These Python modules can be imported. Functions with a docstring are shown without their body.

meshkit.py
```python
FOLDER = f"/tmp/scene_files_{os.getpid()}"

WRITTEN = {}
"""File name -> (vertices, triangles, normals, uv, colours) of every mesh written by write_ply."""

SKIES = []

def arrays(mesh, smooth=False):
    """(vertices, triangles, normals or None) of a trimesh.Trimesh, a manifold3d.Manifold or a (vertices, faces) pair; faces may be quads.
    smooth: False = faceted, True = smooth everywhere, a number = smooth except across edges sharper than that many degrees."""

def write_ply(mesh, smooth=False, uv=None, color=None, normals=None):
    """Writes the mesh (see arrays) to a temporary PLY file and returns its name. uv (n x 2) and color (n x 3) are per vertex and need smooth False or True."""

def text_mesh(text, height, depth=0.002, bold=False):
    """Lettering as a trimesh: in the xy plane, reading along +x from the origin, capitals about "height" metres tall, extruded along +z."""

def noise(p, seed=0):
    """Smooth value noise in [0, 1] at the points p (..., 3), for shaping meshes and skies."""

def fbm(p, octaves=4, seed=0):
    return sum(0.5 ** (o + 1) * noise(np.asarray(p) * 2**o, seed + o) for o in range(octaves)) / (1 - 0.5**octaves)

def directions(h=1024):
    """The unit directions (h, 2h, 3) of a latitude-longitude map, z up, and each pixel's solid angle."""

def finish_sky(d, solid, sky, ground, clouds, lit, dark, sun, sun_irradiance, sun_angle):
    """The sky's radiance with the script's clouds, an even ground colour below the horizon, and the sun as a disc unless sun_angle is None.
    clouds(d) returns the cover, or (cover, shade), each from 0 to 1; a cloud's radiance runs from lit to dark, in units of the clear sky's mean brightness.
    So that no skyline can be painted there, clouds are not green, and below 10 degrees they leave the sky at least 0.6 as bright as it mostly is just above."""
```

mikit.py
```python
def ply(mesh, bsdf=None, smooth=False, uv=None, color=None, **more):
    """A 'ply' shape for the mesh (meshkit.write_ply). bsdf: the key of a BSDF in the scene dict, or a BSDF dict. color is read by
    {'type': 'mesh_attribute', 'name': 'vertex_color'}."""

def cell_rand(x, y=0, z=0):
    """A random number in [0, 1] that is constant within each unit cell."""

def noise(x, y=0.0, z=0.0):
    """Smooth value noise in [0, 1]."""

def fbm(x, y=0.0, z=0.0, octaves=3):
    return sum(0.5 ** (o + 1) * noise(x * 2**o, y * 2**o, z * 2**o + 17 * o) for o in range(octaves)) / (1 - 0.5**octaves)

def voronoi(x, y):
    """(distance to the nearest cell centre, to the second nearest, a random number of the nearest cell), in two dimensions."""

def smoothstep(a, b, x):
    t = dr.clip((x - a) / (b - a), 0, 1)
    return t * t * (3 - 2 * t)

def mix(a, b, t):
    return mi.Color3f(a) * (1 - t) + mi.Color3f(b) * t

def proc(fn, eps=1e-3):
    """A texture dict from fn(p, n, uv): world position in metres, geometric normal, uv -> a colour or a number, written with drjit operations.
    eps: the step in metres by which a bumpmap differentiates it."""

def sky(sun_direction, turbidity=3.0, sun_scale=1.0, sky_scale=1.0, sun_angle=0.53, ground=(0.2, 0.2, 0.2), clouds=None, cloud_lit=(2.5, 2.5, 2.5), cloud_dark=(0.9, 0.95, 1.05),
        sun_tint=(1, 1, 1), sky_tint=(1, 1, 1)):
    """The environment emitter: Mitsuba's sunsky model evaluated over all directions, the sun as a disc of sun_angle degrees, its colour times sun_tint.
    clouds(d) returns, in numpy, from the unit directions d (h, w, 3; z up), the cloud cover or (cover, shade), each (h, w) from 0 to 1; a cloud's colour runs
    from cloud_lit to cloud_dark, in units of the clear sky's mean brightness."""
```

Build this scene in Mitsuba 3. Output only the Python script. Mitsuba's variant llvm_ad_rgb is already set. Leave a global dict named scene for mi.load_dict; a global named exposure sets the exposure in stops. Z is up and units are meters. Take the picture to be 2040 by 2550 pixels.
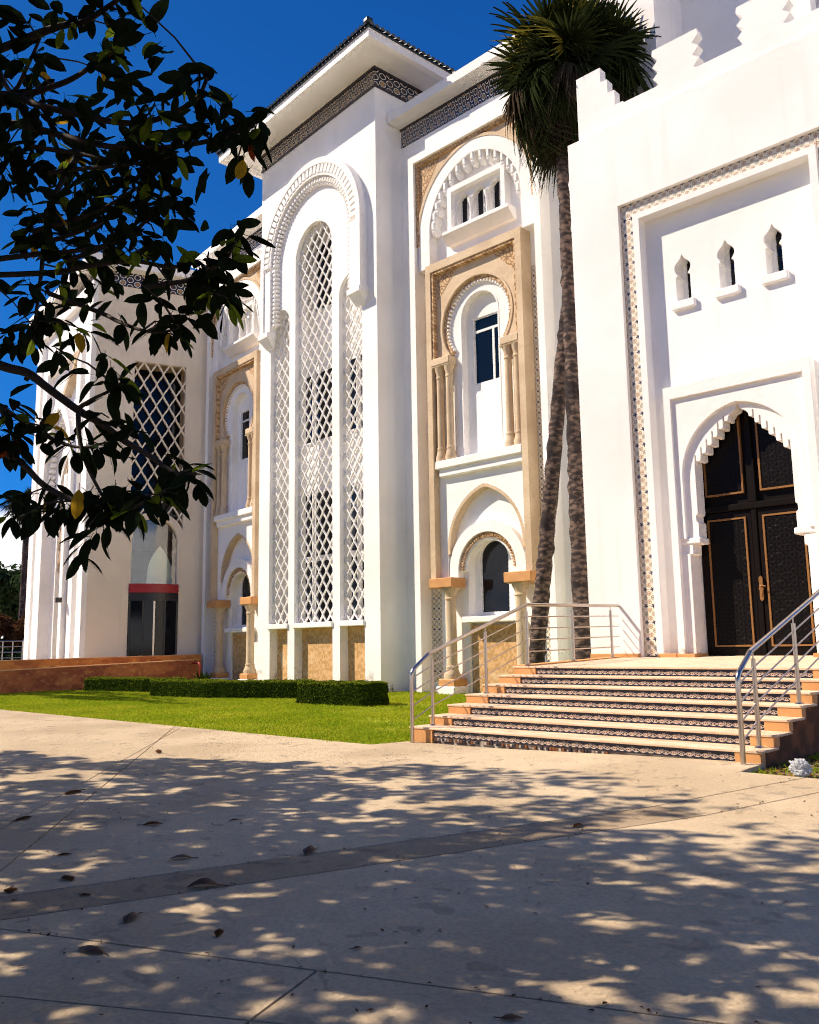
import math, random
import numpy as np
import trimesh
import manifold3d as m3
import shapely
from shapely.geometry import Polygon, LineString, Point, box as sbox
from shapely.ops import unary_union
from shapely import affinity
import drjit as dr
import mitsuba as mi
import mikit, meshkit
from mikit import noise, fbm, voronoi, cell_rand, smoothstep, mix

scene, labels = {}, {}
T4 = mi.ScalarTransform4f
PI = math.pi
rng = np.random.default_rng(7)
random.seed(7)

# ------------------------------------------------------------------ camera, sky, exposure
EYE = np.array([0.0, 0.0, 1.45])
HEADING, PITCH, ROLL = math.radians(133.33), math.radians(8.65), math.radians(-0.9076)
_h = np.array([math.cos(HEADING), math.sin(HEADING), 0.0])
_r = np.array([math.sin(HEADING), -math.cos(HEADING), 0.0])
_f = math.cos(PITCH) * _h + math.sin(PITCH) * np.array([0, 0, 1.0])
_u = -math.sin(PITCH) * _h + math.cos(PITCH) * np.array([0, 0, 1.0])
_right = math.cos(ROLL) * _r + math.sin(ROLL) * _u
_up = -math.sin(ROLL) * _r + math.cos(ROLL) * _u
_m = np.eye(4)
_m[:3, 0], _m[:3, 1], _m[:3, 2], _m[:3, 3] = -_right, _up, _f, EYE
scene['camera'] = dict(type='perspective', to_world=T4(_m.tolist()), fov=2 * math.degrees(math.atan(1020 / 2176)), fov_axis='x', near_clip=0.05, far_clip=3000.0)
SUN = np.array([-1.3, -1.0, 1.6])


def clouds(d):
    el = np.degrees(np.arcsin(np.clip(d[..., 2], -1, 1)))
    n = meshkit.fbm(np.stack([d[..., 0] * 9, d[..., 1] * 9, d[..., 2] * 22], -1), 5, seed=3)
    top = 9.0 + 9.0 * (n - 0.5)
    c = np.clip((top - el) / 1.6, 0, 1) * np.clip((n - 0.12) / 0.25, 0, 1)
    return np.clip(c, 0, 1) * 0.95, np.clip((0.62 - n) * 1.8, 0, 1)


scene['sky'] = mikit.sky(SUN, turbidity=2.6, sun_scale=1.0, sky_scale=0.5, sky_tint=(0.1, 0.66, 1.4), clouds=clouds, cloud_lit=(6.5, 6.3, 6.2), cloud_dark=(3.2, 3.4, 4.0), sun_tint=(0.98, 1.0, 1.07))
exposure = 2.35

# ------------------------------------------------------------------ materials


def bsdf(name, color, rough=0.7, metallic=0.0, spec=0.3, bump=None, scale=0.002, coat=0.0, eps=1e-3):
    d = dict(type='principled', roughness=rough, metallic=metallic, specular=spec)
    if coat:
        d.update(clearcoat=coat, clearcoat_gloss=0.9)
    d['base_color'] = mikit.proc(color) if callable(color) else dict(type='rgb', value=list(color))
    if callable(rough):
        d['roughness'] = mikit.proc(rough)
    if bump:
        d = dict(type='bumpmap', scale=scale, tex=mikit.proc(bump, eps=eps), bsdf=d)
    scene['mat_' + name] = dict(type='twosided', bsdf=d)


def c_plaster(p, n, uv):
    a = fbm(p.x * 0.55 + 3, p.y * 0.55, p.z * 0.5, octaves=4)
    s = noise(p.x * 5.0 + p.y * 5.0, p.y * 0.7, p.z * 0.35)
    c = mix((0.85, 0.84, 0.825), (0.78, 0.765, 0.74), smoothstep(0.35, 0.75, a))
    c = mix(c, (0.68, 0.65, 0.6), 0.22 * smoothstep(0.68, 0.95, s))
    return c


def c_peeled(p, n, uv):
    # plaster of the lowest metre, with damp peeled spots
    c = c_plaster(p, n, uv)
    k = fbm(p.x * 3.5 + 9, p.y * 3.5, p.z * 3.5, octaves=4)
    low = 1 - smoothstep(0.05, 0.75, p.z - 0.55 * smoothstep(-13.0, -11.0, p.x) * 1.6)
    c = mix(c, (0.50, 0.42, 0.31), 0.8 * low * smoothstep(0.56, 0.62, k))
    return mix(c, (0.16, 0.13, 0.11), 0.85 * low * smoothstep(0.64, 0.67, k))


def b_plaster(p, n, uv):
    return fbm(p.x * 14, p.y * 14, p.z * 14, octaves=3)


bsdf('plaster', c_plaster, 0.82, spec=0.2, bump=b_plaster, scale=0.006)
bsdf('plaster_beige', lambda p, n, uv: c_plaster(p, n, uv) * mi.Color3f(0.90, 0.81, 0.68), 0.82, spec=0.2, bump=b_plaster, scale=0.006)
bsdf('plaster_low', c_peeled, 0.85, spec=0.2, bump=b_plaster, scale=0.006)


def c_sand(p, n, uv):
    a = fbm(p.x * 1.6, p.y * 1.6, p.z * 1.3, octaves=4)
    g = fbm(p.x * 24, p.y * 24, p.z * 24, octaves=2)
    course = smoothstep(0.985, 0.995, dr.abs(2 * (p.z / 0.62 - dr.floor(p.z / 0.62)) - 1))
    c = mix((0.61, 0.485, 0.335), (0.51, 0.39, 0.26), smoothstep(0.3, 0.7, a))
    c = mix(c, (0.42, 0.29, 0.17), 0.35 * smoothstep(0.5, 0.8, g))
    return mix(c, (0.36, 0.24, 0.13), 0.5 * course)


bsdf('sandstone', c_sand, 0.75, spec=0.25, bump=lambda p, n, uv: fbm(p.x * 30, p.y * 30, p.z * 30, octaves=2), scale=0.006)


def floral(p):
    f = dr.sin(p.x * 29) + dr.sin(p.z * 31 + 1.7 * dr.sin(p.x * 14)) + dr.sin((p.x + p.z) * 21)
    return smoothstep(-0.15, 0.35, dr.abs(f) - 0.6)


bsdf('carved_sandstone', lambda p, n, uv: mix((0.34, 0.2, 0.11), (0.62, 0.44, 0.25), floral(p)), 0.8, spec=0.2, bump=lambda p, n, uv: floral(p), scale=0.03)
bsdf('orange_stone', lambda p, n, uv: mix((0.62, 0.33, 0.13), (0.50, 0.24, 0.09), fbm(p.x * 5, p.y * 5, p.z * 5)), 0.6, spec=0.3)


def c_tread(p, n, uv):
    a = fbm(p.x * 3, p.y * 7, p.z * 5, octaves=4)
    return mix(mix((0.66, 0.51, 0.36), (0.57, 0.41, 0.27), smoothstep(0.3, 0.7, a)), (0.36, 0.23, 0.14), 0.5 * smoothstep(0.62, 0.8, fbm(p.x * 9, p.y * 9, p.z * 9)))


bsdf('tread_stone', c_tread, 0.6, spec=0.3)
bsdf('tan_panel', lambda p, n, uv: mix(mix((0.60, 0.38, 0.18), (0.46, 0.27, 0.11), smoothstep(0.42, 0.58, fbm(p.x * 14, p.y * 14, p.z * 9, octaves=3))), (0.68, 0.52, 0.32), 0.6 * smoothstep(0.6, 0.75, fbm(p.x * 2 + 4, p.y * 2, p.z * 2))), 0.7, spec=0.25)


def red_wall(p, n, uv):
    a = fbm(p.x * 2.2, p.y * 2.2, p.z * 3, octaves=4)
    b = fbm(p.x * 8, p.y * 8, p.z * 8, octaves=3)
    c = mix((0.40, 0.135, 0.055), (0.26, 0.075, 0.04), smoothstep(0.35, 0.65, a))
    return mix(c, (0.52, 0.26, 0.1), 0.7 * smoothstep(0.52, 0.72, b * (1.1 - 0.25 * p.z)))


bsdf('red_wall', red_wall, 0.85, spec=0.2, bump=b_plaster, scale=0.01)
bsdf('sunlit_red_wall', lambda p, n, uv: red_wall(p, n, uv) * mi.Color3f(1.7, 2.1, 1.3), 0.85, spec=0.2, bump=b_plaster, scale=0.01)  # red wall brightened: partial sunlight is put into its colour
bsdf('wall_cap', (0.62, 0.36, 0.18), 0.8, spec=0.2)


def girih(x, y, px, py):
    kx, ky = 4 * PI / px, 4 * PI / py
    a, b = dr.cos(kx * x), 2 * dr.cos(kx * x / 2) * dr.cos(ky * y / 2)
    return a + b


def c_mosaic(p, n, uv):
    # zellige of one 0.33 m square: cream strapwork, tan and grey rosettes, navy stars
    x, y = uv.x / 0.33, uv.y / 0.33
    c = mi.Color3f(0.70, 0.64, 0.53)
    X0, Y0 = x - dr.floor(x), y - dr.floor(y)
    k = 0
    for cx, cy, kind in ((0.0, 0.25, 0), (0.5, 0.25, 0), (1.0, 0.25, 0), (0.0, 0.75, 0), (0.5, 0.75, 0), (1.0, 0.75, 0), (0.25, 0.5, 1), (0.75, 0.5, 1), (0.25, 0.0, 2), (0.75, 0.0, 2), (0.25, 1.0, 2), (0.75, 1.0, 2)):
        dx, dy = X0 - cx, Y0 - cy
        r = dr.sqrt(dx * dx + dy * dy)
        th = dr.atan2(dy, dx)
        if kind == 2:
            inside = smoothstep(0.012, -0.012, r - 0.16 * (0.70 + 0.30 * dr.cos(5 * th + 1.57)))
            c = mix(c, (0.012, 0.016, 0.06), inside)
        else:
            hexr = r * (1 + 0.07 * dr.cos(6 * th))
            tone = (0.33, 0.20, 0.11) if kind == 0 else (0.26, 0.24, 0.18)
            c = mix(c, tone, smoothstep(0.15, 0.13, hexr))
            c = mix(c, (0.70, 0.64, 0.53), smoothstep(0.022, 0.008, dr.abs(hexr - 0.075)))
        k += 1
    return c


def frieze_line(uv):
    f = girih(uv.x, uv.y, 0.44, 0.33)
    return 1 - smoothstep(0.3, 0.5, dr.abs(f + 0.2)), f


def c_frieze(p, n, uv):
    line, f = frieze_line(uv)
    cell = cell_rand(dr.floor(uv.x / 0.22 + 0.5), dr.floor(uv.y / 0.165 + 0.5), 5)
    c = mix((0.010, 0.013, 0.035), (0.32, 0.19, 0.09), smoothstep(0.74, 0.76, cell) * smoothstep(0.9, 1.2, f))
    c = mix(c, (0.10, 0.045, 0.04), smoothstep(0.3, 0.25, cell) * smoothstep(0.9, 1.2, f))
    return mix(c, (0.84, 0.81, 0.76), line)


bsdf('mosaic', c_mosaic, 0.3, spec=0.5)
bsdf('frieze_tile', c_frieze, 0.3, spec=0.4, bump=lambda p, n, uv: frieze_line(uv)[0], scale=0.006)


def c_riser(p, n, uv):
    x, y = uv.x / 0.2, uv.y / 0.103 * 1.3
    X = x - dr.floor(x)
    s = 0.27 * dr.sin(2 * PI * X)
    d = dr.minimum(dr.abs(y - 0.5 - s), dr.abs(y - 0.5 + s))
    ring = dr.abs(dr.sqrt(dr.square((X - 0.25) * 1.9) + dr.square(y - 0.5)) - 0.16)
    leaf = dr.sqrt(dr.square((X - 0.75) * 3.4) + dr.square((y - 0.42) * 1.3)) - 0.2
    curl = dr.abs(dr.sqrt(dr.square((X - 0.5) * 1.9) + dr.square(y - 0.86)) - 0.13)
    c = mix((0.012, 0.014, 0.035), (0.12, 0.025, 0.02), smoothstep(0.05, -0.02, leaf) + smoothstep(0.2, 0.1, dr.abs(y - 0.5)) * smoothstep(0.2, 0.1, dr.abs(X - 0.25)))
    line = dr.minimum(dr.minimum(d, ring), dr.minimum(dr.abs(leaf) * 0.8, curl))
    inside = smoothstep(0.03, 0.07, y) * smoothstep(0.97, 0.93, y)  # pattern stops short of the top; dark margin paints the nosing shadow
    return mix(c, (0.60, 0.48, 0.38), inside * (1 - smoothstep(0.03, 0.075, line)))


bsdf('riser_tile', c_riser, 0.3, spec=0.5)
bsdf('flank', lambda p, n, uv: mix((0.10, 0.05, 0.03), (0.2, 0.085, 0.04), smoothstep(0.45, 0.7, fbm(p.x * 4, p.y * 4, p.z * 4, octaves=4))), 0.9, spec=0.15)  # right side of the steps; its shade is put into the colour
bsdf('mortar', lambda p, n, uv: mix((0.5, 0.44, 0.36), (0.2, 0.15, 0.13), smoothstep(0.4, 0.6, fbm(p.x * 9, p.y * 9, p.z * 12))), 0.9)
bsdf('dark_band', (0.02, 0.018, 0.03), 0.35, spec=0.5)
bsdf('roof_tile', lambda p, n, uv: mix((0.012, 0.02, 0.032), (0.03, 0.045, 0.05), fbm(p.x * 4, p.y * 4, p.z * 4)), 0.28, spec=0.5)


def carved(p):
    a = dr.abs(dr.sin(p.x * 42) * dr.sin(p.z * 42))
    b = dr.abs(dr.sin((p.x + p.z) * 30) * dr.sin((p.x - p.z) * 30))
    return smoothstep(0.15, 0.5, a + b - 0.4)


bsdf('dark_wood', lambda p, n, uv: mix((0.004, 0.003, 0.003), (0.008, 0.005, 0.004), fbm(p.x * 25, p.y * 25, p.z * 1.6, octaves=3)), 0.4, spec=0.12)
bsdf('carved_wood', lambda p, n, uv: mix((0.002, 0.002, 0.003), (0.007, 0.005, 0.005), carved(p)), 0.35, spec=0.15, bump=lambda p, n, uv: carved(p), scale=0.012)
bsdf('gilt', lambda p, n, uv: mix((0.36, 0.18, 0.05), (0.22, 0.095, 0.035), fbm(p.x * 30, p.y * 30, p.z * 30)), 0.4, spec=0.5, metallic=0.3)
bsdf('steel', (0.56, 0.49, 0.44), 0.24, metallic=1.0)
bsdf('dark_glass', (0.004, 0.006, 0.011), 0.05, spec=0.28)
bsdf('window_white', (0.72, 0.72, 0.72), 0.4)
bsdf('interior', (0.10, 0.12, 0.12), 0.8)
bsdf('pale_green', (0.62, 0.72, 0.55), 0.5)
bsdf('canopy_red', (0.33, 0.012, 0.018), 0.4, spec=0.5)
bsdf('black_metal', (0.012, 0.012, 0.016), 0.35, spec=0.5)
bsdf('red_pipe', (0.32, 0.03, 0.025), 0.4)
scene['mat_pane_glass'] = dict(type='thindielectric')


def c_paving(p, n, uv):
    a = fbm(p.x * 0.8, p.y * 0.8, 1.0, octaves=4)
    g = fbm(p.x * 60, p.y * 60, 2.0, octaves=2)
    s = fbm(p.x * 2.4 + 7, p.y * 2.4, 5.0, octaves=4)
    c = mix((0.49, 0.395, 0.265), (0.40, 0.315, 0.205), smoothstep(0.3, 0.72, a))
    c = mix(c, (0.36, 0.29, 0.21), 0.35 * smoothstep(0.56, 0.74, s))
    v1, v2, _ = voronoi(p.x * 0.55 + 0.35 * fbm(p.x * 3, p.y * 3, 0.0), p.y * 0.55 + 0.35 * fbm(p.x * 3 + 9, p.y * 3, 0.0))
    crack = smoothstep(0.012, 0.004, v2 - v1) * smoothstep(0.5, 0.6, noise(p.x * 0.9 + 4, p.y * 0.9, 2.0))
    spot = smoothstep(0.70, 0.76, fbm(p.x * 5.5, p.y * 5.5, 8.0, octaves=3))
    c = mix(c, (0.2, 0.16, 0.12), 0.45 * spot)
    c = mix(c, (0.14, 0.11, 0.09), 0.3 * crack)
    return mix(c, c * 0.86, smoothstep(0.35, 0.75, g))


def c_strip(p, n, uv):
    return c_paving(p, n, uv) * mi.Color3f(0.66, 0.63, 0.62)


b_pav = lambda p, n, uv: fbm(p.x * 45, p.y * 45, 0.0, octaves=3)
bsdf('paving', c_paving, 0.85, spec=0.2, bump=b_pav, scale=0.006)
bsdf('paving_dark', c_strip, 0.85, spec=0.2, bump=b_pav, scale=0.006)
bsdf('joint', (0.10, 0.08, 0.06), 0.95, spec=0.1)
bsdf('soil', lambda p, n, uv: mix((0.12, 0.085, 0.05), (0.24, 0.17, 0.09), fbm(p.x * 6, p.y * 6, 0.0, octaves=4)), 0.95, spec=0.1)
bsdf('lawn_soil', lambda p, n, uv: mix((0.16, 0.22, 0.02), (0.27, 0.29, 0.04), fbm(p.x * 1.3, p.y * 1.3, 0.0, octaves=4)), 0.95, spec=0.1)
bsdf('far_ground', (0.25, 0.21, 0.15), 0.95, spec=0.1)


def leafy(name, c, t, rough=0.5, spec=0.4):
    scene['mat_' + name] = dict(type='principledthin', base_color=dict(type='rgb', value=list(c)), roughness=rough, diff_trans=t, eta=1.45)


leafy('grass_a', (0.34, 0.40, 0.02), 0.85)
leafy('grass_b', (0.45, 0.46, 0.04), 0.85)
leafy('grass_c', (0.22, 0.33, 0.015), 0.8)
leafy('hedge_a', (0.035, 0.06, 0.008), 0.4)
leafy('hedge_b', (0.19, 0.24, 0.02), 0.6)
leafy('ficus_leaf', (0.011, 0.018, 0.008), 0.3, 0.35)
leafy('ficus_leaf_lit', (0.12, 0.17, 0.015), 1.1, 0.35)  # lighter copy of the leaf, with sunlight put into its colour
leafy('ficus_leaf_yellow', (0.42, 0.26, 0.02), 0.9, 0.4)
leafy('ficus_leaf_red', (0.30, 0.06, 0.02), 0.9, 0.4)
leafy('palm_green', (0.03, 0.042, 0.014), 0.5, 0.4)
leafy('palm_yellow', (0.22, 0.20, 0.03), 0.6, 0.5)
leafy('palm_dead', (0.05, 0.038, 0.026), 0.3, 0.7)
leafy('far_leaf', (0.05, 0.08, 0.03), 0.5)
leafy('far_rust', (0.13, 0.065, 0.03), 0.5)
leafy('dry_leaf', (0.085, 0.04, 0.018), 0.3, 0.6)
bsdf('dry_leaf_solid', lambda p, n, uv: mix((0.10, 0.045, 0.02), (0.05, 0.025, 0.014), fbm(p.x * 40, p.y * 40, p.z * 40)), 0.6)
leafy('plastic', (0.7, 0.72, 0.74), 0.8, 0.3)


def c_bark(p, n, uv):
    a = fbm(p.x * 9, p.y * 9, p.z * 14, octaves=4)
    b = fbm(p.x * 2.2, p.y * 2.2, p.z * 1.1, octaves=3)
    c = mix((0.045, 0.036, 0.036), (0.19, 0.135, 0.11), smoothstep(0.4, 0.68, a))
    return mix(c, (0.028, 0.024, 0.026), 0.8 * smoothstep(0.5, 0.66, b))


bsdf('palm_bark', c_bark, 0.9, spec=0.1, bump=lambda p, n, uv: fbm(p.x * 12, p.y * 12, p.z * 40, octaves=3), scale=0.03)
bsdf('ficus_bark', lambda p, n, uv: mix((0.02, 0.017, 0.016), (0.05, 0.04, 0.033), fbm(p.x * 30, p.y * 30, p.z * 30)), 0.8, spec=0.2)

# ------------------------------------------------------------------ helpers


def ply_(mesh, mat, **k):
    return mikit.ply(mesh, 'mat_' + mat, **k)


class Frame:
    """A block's own axes: x along its front to the right, y into the block, z up."""

    def __init__(s, p, deg):
        a = math.radians(deg)
        s.p, s.deg = np.array([p[0], p[1], 0.0]), deg
        s.e, s.n = np.array([math.cos(a), math.sin(a), 0]), np.array([-math.sin(a), math.cos(a), 0])
        s.T = T4().translate(s.p.tolist()).rotate([0, 0, 1], deg)

    def w(s, u, v, z=0.0):
        return s.p + u * s.e + v * s.n + np.array([0, 0, z])


WORLD = Frame((0, 0), 0)


def numbered(key):
    if key not in scene and key not in labels:
        return key
    k = 1
    while f'{key}_{k:03d}' in scene or f'{key}_{k:03d}' in labels:
        k += 1
    return f'{key}_{k:03d}'


_next = {}


def fresh(key):
    if key not in _next:
        _next[key] = 1
        return key
    k = _next[key]
    _next[key] += 1
    return f'{key}_{k:03d}'


def thing(name, label, cat, group=None):
    key = fresh(name)
    labels[key] = dict(label=label, category=cat)
    if group:
        labels[key]['group'] = group
    return key


def put(parent, name, shape, frame=WORLD, extra=None, **lab):
    key = fresh(f'{parent}__{name}' if parent else name)
    t = frame.T if extra is None else frame.T @ extra
    scene[key] = {**shape, 'to_world': t}
    if lab:
        labels[key] = lab
    return key


def boxuv(m):
    """Faceted copy of a mesh with metric box-mapped texture coordinates."""
    v, f = np.asarray(m.vertices)[np.asarray(m.faces)].reshape(-1, 3), np.arange(len(m.faces) * 3).reshape(-1, 3)
    n = np.abs(np.repeat(np.asarray(trimesh.Trimesh(m.vertices, m.faces, process=False).face_normals), 3, 0))
    k = n.argmax(1)
    uv = np.where((k == 0)[:, None], v[:, [1, 2]], np.where((k == 1)[:, None], v[:, [0, 2]], v[:, [0, 1]]))
    return trimesh.Trimesh(v, f, process=False), uv


def add(parent, name, mesh, mat, frame=WORLD, smooth=False, uv=False, **lab):
    if uv:
        m, t = boxuv(mesh)
        s = ply_(m, mat, uv=t)
    else:
        s = ply_(mesh, mat, smooth=smooth)
    return put(parent, name, s, frame, **lab)


def cat(*ms):
    ms = [m for m in (ms[0] if len(ms) == 1 and isinstance(ms[0], (list, tuple)) else ms)]
    return trimesh.util.concatenate(ms)


def bx(u0, u1, v0, v1, z0, z1, c=0.0):
    """Box, its edges chamfered by c."""
    if c <= 0:
        m = trimesh.creation.box([abs(u1 - u0), abs(v1 - v0), abs(z1 - z0)])
        m.apply_translation([(u0 + u1) / 2, (v0 + v1) / 2, (z0 + z1) / 2])
        return m
    pts = []
    for i, (a0, a1) in enumerate(((u0, u1), (v0, v1), (z0, z1))):
        pass
    lo, hi = np.array([min(u0, u1), min(v0, v1), min(z0, z1)]), np.array([max(u0, u1), max(v0, v1), max(z0, z1)])
    for s in np.ndindex(2, 2, 2):
        corner = np.where(np.array(s) == 0, lo, hi)
        inward = np.where(np.array(s) == 0, c, -c)
        for k in range(3):
            q = corner + inward
            q[k] = corner[k]
            pts.append(q)
    return trimesh.convex.convex_hull(np.array(pts))


def ext(poly, v0, v1):
    """A polygon drawn in (u, z), given depth from v0 to v1."""
    ms = []
    for g in getattr(poly, 'geoms', [poly]):
        if g.is_empty or g.geom_type != 'Polygon' or g.area < 1e-5:
            continue
        m = trimesh.creation.extrude_polygon(g, v1 - v0, engine='earcut')
        v = np.asarray(m.vertices)
        ms.append(trimesh.Trimesh(np.stack([v[:, 0], v[:, 2] + v0, v[:, 1]], 1), np.asarray(m.faces)[:, ::-1], process=False))
    return cat(ms)


def flat(poly, z0, z1):
    ms = [trimesh.creation.extrude_polygon(g, z1 - z0, engine='earcut') for g in getattr(poly, 'geoms', [poly]) if g.geom_type == 'Polygon' and g.area > 1e-5]
    m = cat(ms)
    m.apply_translation([0, 0, z0])
    return m


def arc(cx, cz, r, a0, a1, n=28):
    t = np.radians(np.linspace(a0, a1, n))
    return [(cx + r * math.cos(x), cz + r * math.sin(x)) for x in t]


def round_arch(cx, hw, z0, spring, n=28):
    return Polygon([(cx - hw, z0), (cx + hw, z0)] + arc(cx, spring, hw, 0, 180, n))


def pointed_arch(cx, hw, z0, spring, apex, n=16):
    h = apex - spring
    R = (h * h + hw * hw) / (2 * hw)
    ang = math.degrees(math.asin(min(1, h / R)))
    right = arc(cx + hw - R, spring, R, 0, ang, n)
    left = [(2 * cx - x, z) for x, z in right[::-1]]
    return Polygon([(cx - hw, z0), (cx + hw, z0)] + right + left[1:])


def ring_arc(cx, cz, r0, r1, a0, a1, n=40):
    return Polygon(arc(cx, cz, r1, a0, a1, n) + arc(cx, cz, r0, a1, a0, n))


def lathe(prof, n=20):
    return trimesh.creation.revolve(np.array(prof), sections=n)


def tube(pts, r, n=10, cap=True):
    """Round tube through points; r one radius or one for each point."""
    P = np.array(pts, float)
    r = np.broadcast_to(r, len(P))
    t = np.gradient(P, axis=0)
    t /= np.linalg.norm(t, axis=1, keepdims=True)
    a = np.array([0, 0, 1.0]) if abs(t[0][2]) < 0.9 else np.array([1.0, 0, 0])
    rings = []
    x = np.cross(t[0], a)
    for i in range(len(P)):
        x = x - t[i] * (x @ t[i])
        x /= np.linalg.norm(x)
        y = np.cross(t[i], x)
        th = np.arange(n) * 2 * PI / n
        rings.append(P[i] + r[i] * (np.cos(th)[:, None] * x + np.sin(th)[:, None] * y))
    v = np.vstack(rings)
    i = np.arange(n)
    f = []
    for k in range(len(P) - 1):
        a0, b0 = k * n + i, k * n + (i + 1) % n
        f += [np.stack([a0, b0, b0 + n], 1), np.stack([a0, b0 + n, a0 + n], 1)]
    if cap:
        v = np.vstack([v, P[0], P[-1]])
        f += [np.stack([(i + 1) % n, i, i * 0 + len(v) - 2], 1), np.stack([(len(P) - 1) * n + i, (len(P) - 1) * n + (i + 1) % n, i * 0 + len(v) - 1], 1)]
    return trimesh.Trimesh(v, np.vstack(f), process=False)


def smooth_path(pts, n=6):
    P = np.array(pts, float)
    out = []
    for i in range(len(P) - 1):
        p0, p1, p2, p3 = P[max(i - 1, 0)], P[i], P[i + 1], P[min(i + 2, len(P) - 1)]
        for k in range(n):
            t = k / n
            out.append(0.5 * (2 * p1 + (p2 - p0) * t + (2 * p0 - 5 * p1 + 4 * p2 - p3) * t * t + (3 * p1 - p0 - 3 * p2 + p3) * t ** 3))
    out.append(P[-1])
    return np.array(out)


_shared = {}


def shared(key, make, mat, smooth=False, uv=False, uvscale=None):
    k = (key, mat)
    if k not in _shared:
        m = make()
        if uv:
            m, t = boxuv(m)
            _shared[k] = ply_(m, mat, uv=t if uvscale is None else t * np.array(uvscale))
        else:
            _shared[k] = ply_(m, mat, smooth=smooth)
    return _shared[k]


def tile_run(parent, name, frame, u0, u1, v, z0, z1, size_u, size_z, mat, thick=0.016, axis='u'):
    """A run of glazed tile slabs with open joints; each slab an entry of its own."""
    nu, nz = max(1, round((u1 - u0) / size_u)), max(1, round((z1 - z0) / size_z))
    su, sz = (u1 - u0) / nu, (z1 - z0) / nz
    g = 0.003
    key = ('tile', round(su, 4), round(sz, 4), axis, thick)
    if axis == 'u':
        mk = lambda: bx(g, su - g, 0, thick, g, sz - g, 0.003)
    else:
        mk = lambda: bx(-thick, 0, g, su - g, g, sz - g, 0.003)
    # the pattern fits the slab a whole number of times
    fit = lambda s_, q: max(1, round(s_ / q)) * q / s_
    per = (0.44, 0.33) if mat == 'frieze_tile' else (0.33, 0.33)
    s = shared(key, mk, mat, uv=True, uvscale=(fit(su, per[0]), fit(sz, per[1])))
    for i in range(nu):
        for j in range(nz):
            o = [u0 + i * su, v, z0 + j * sz] if axis == 'u' else [v, u0 + i * su, z0 + j * sz]
            put(parent, name, s, frame, T4().translate(o))

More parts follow.
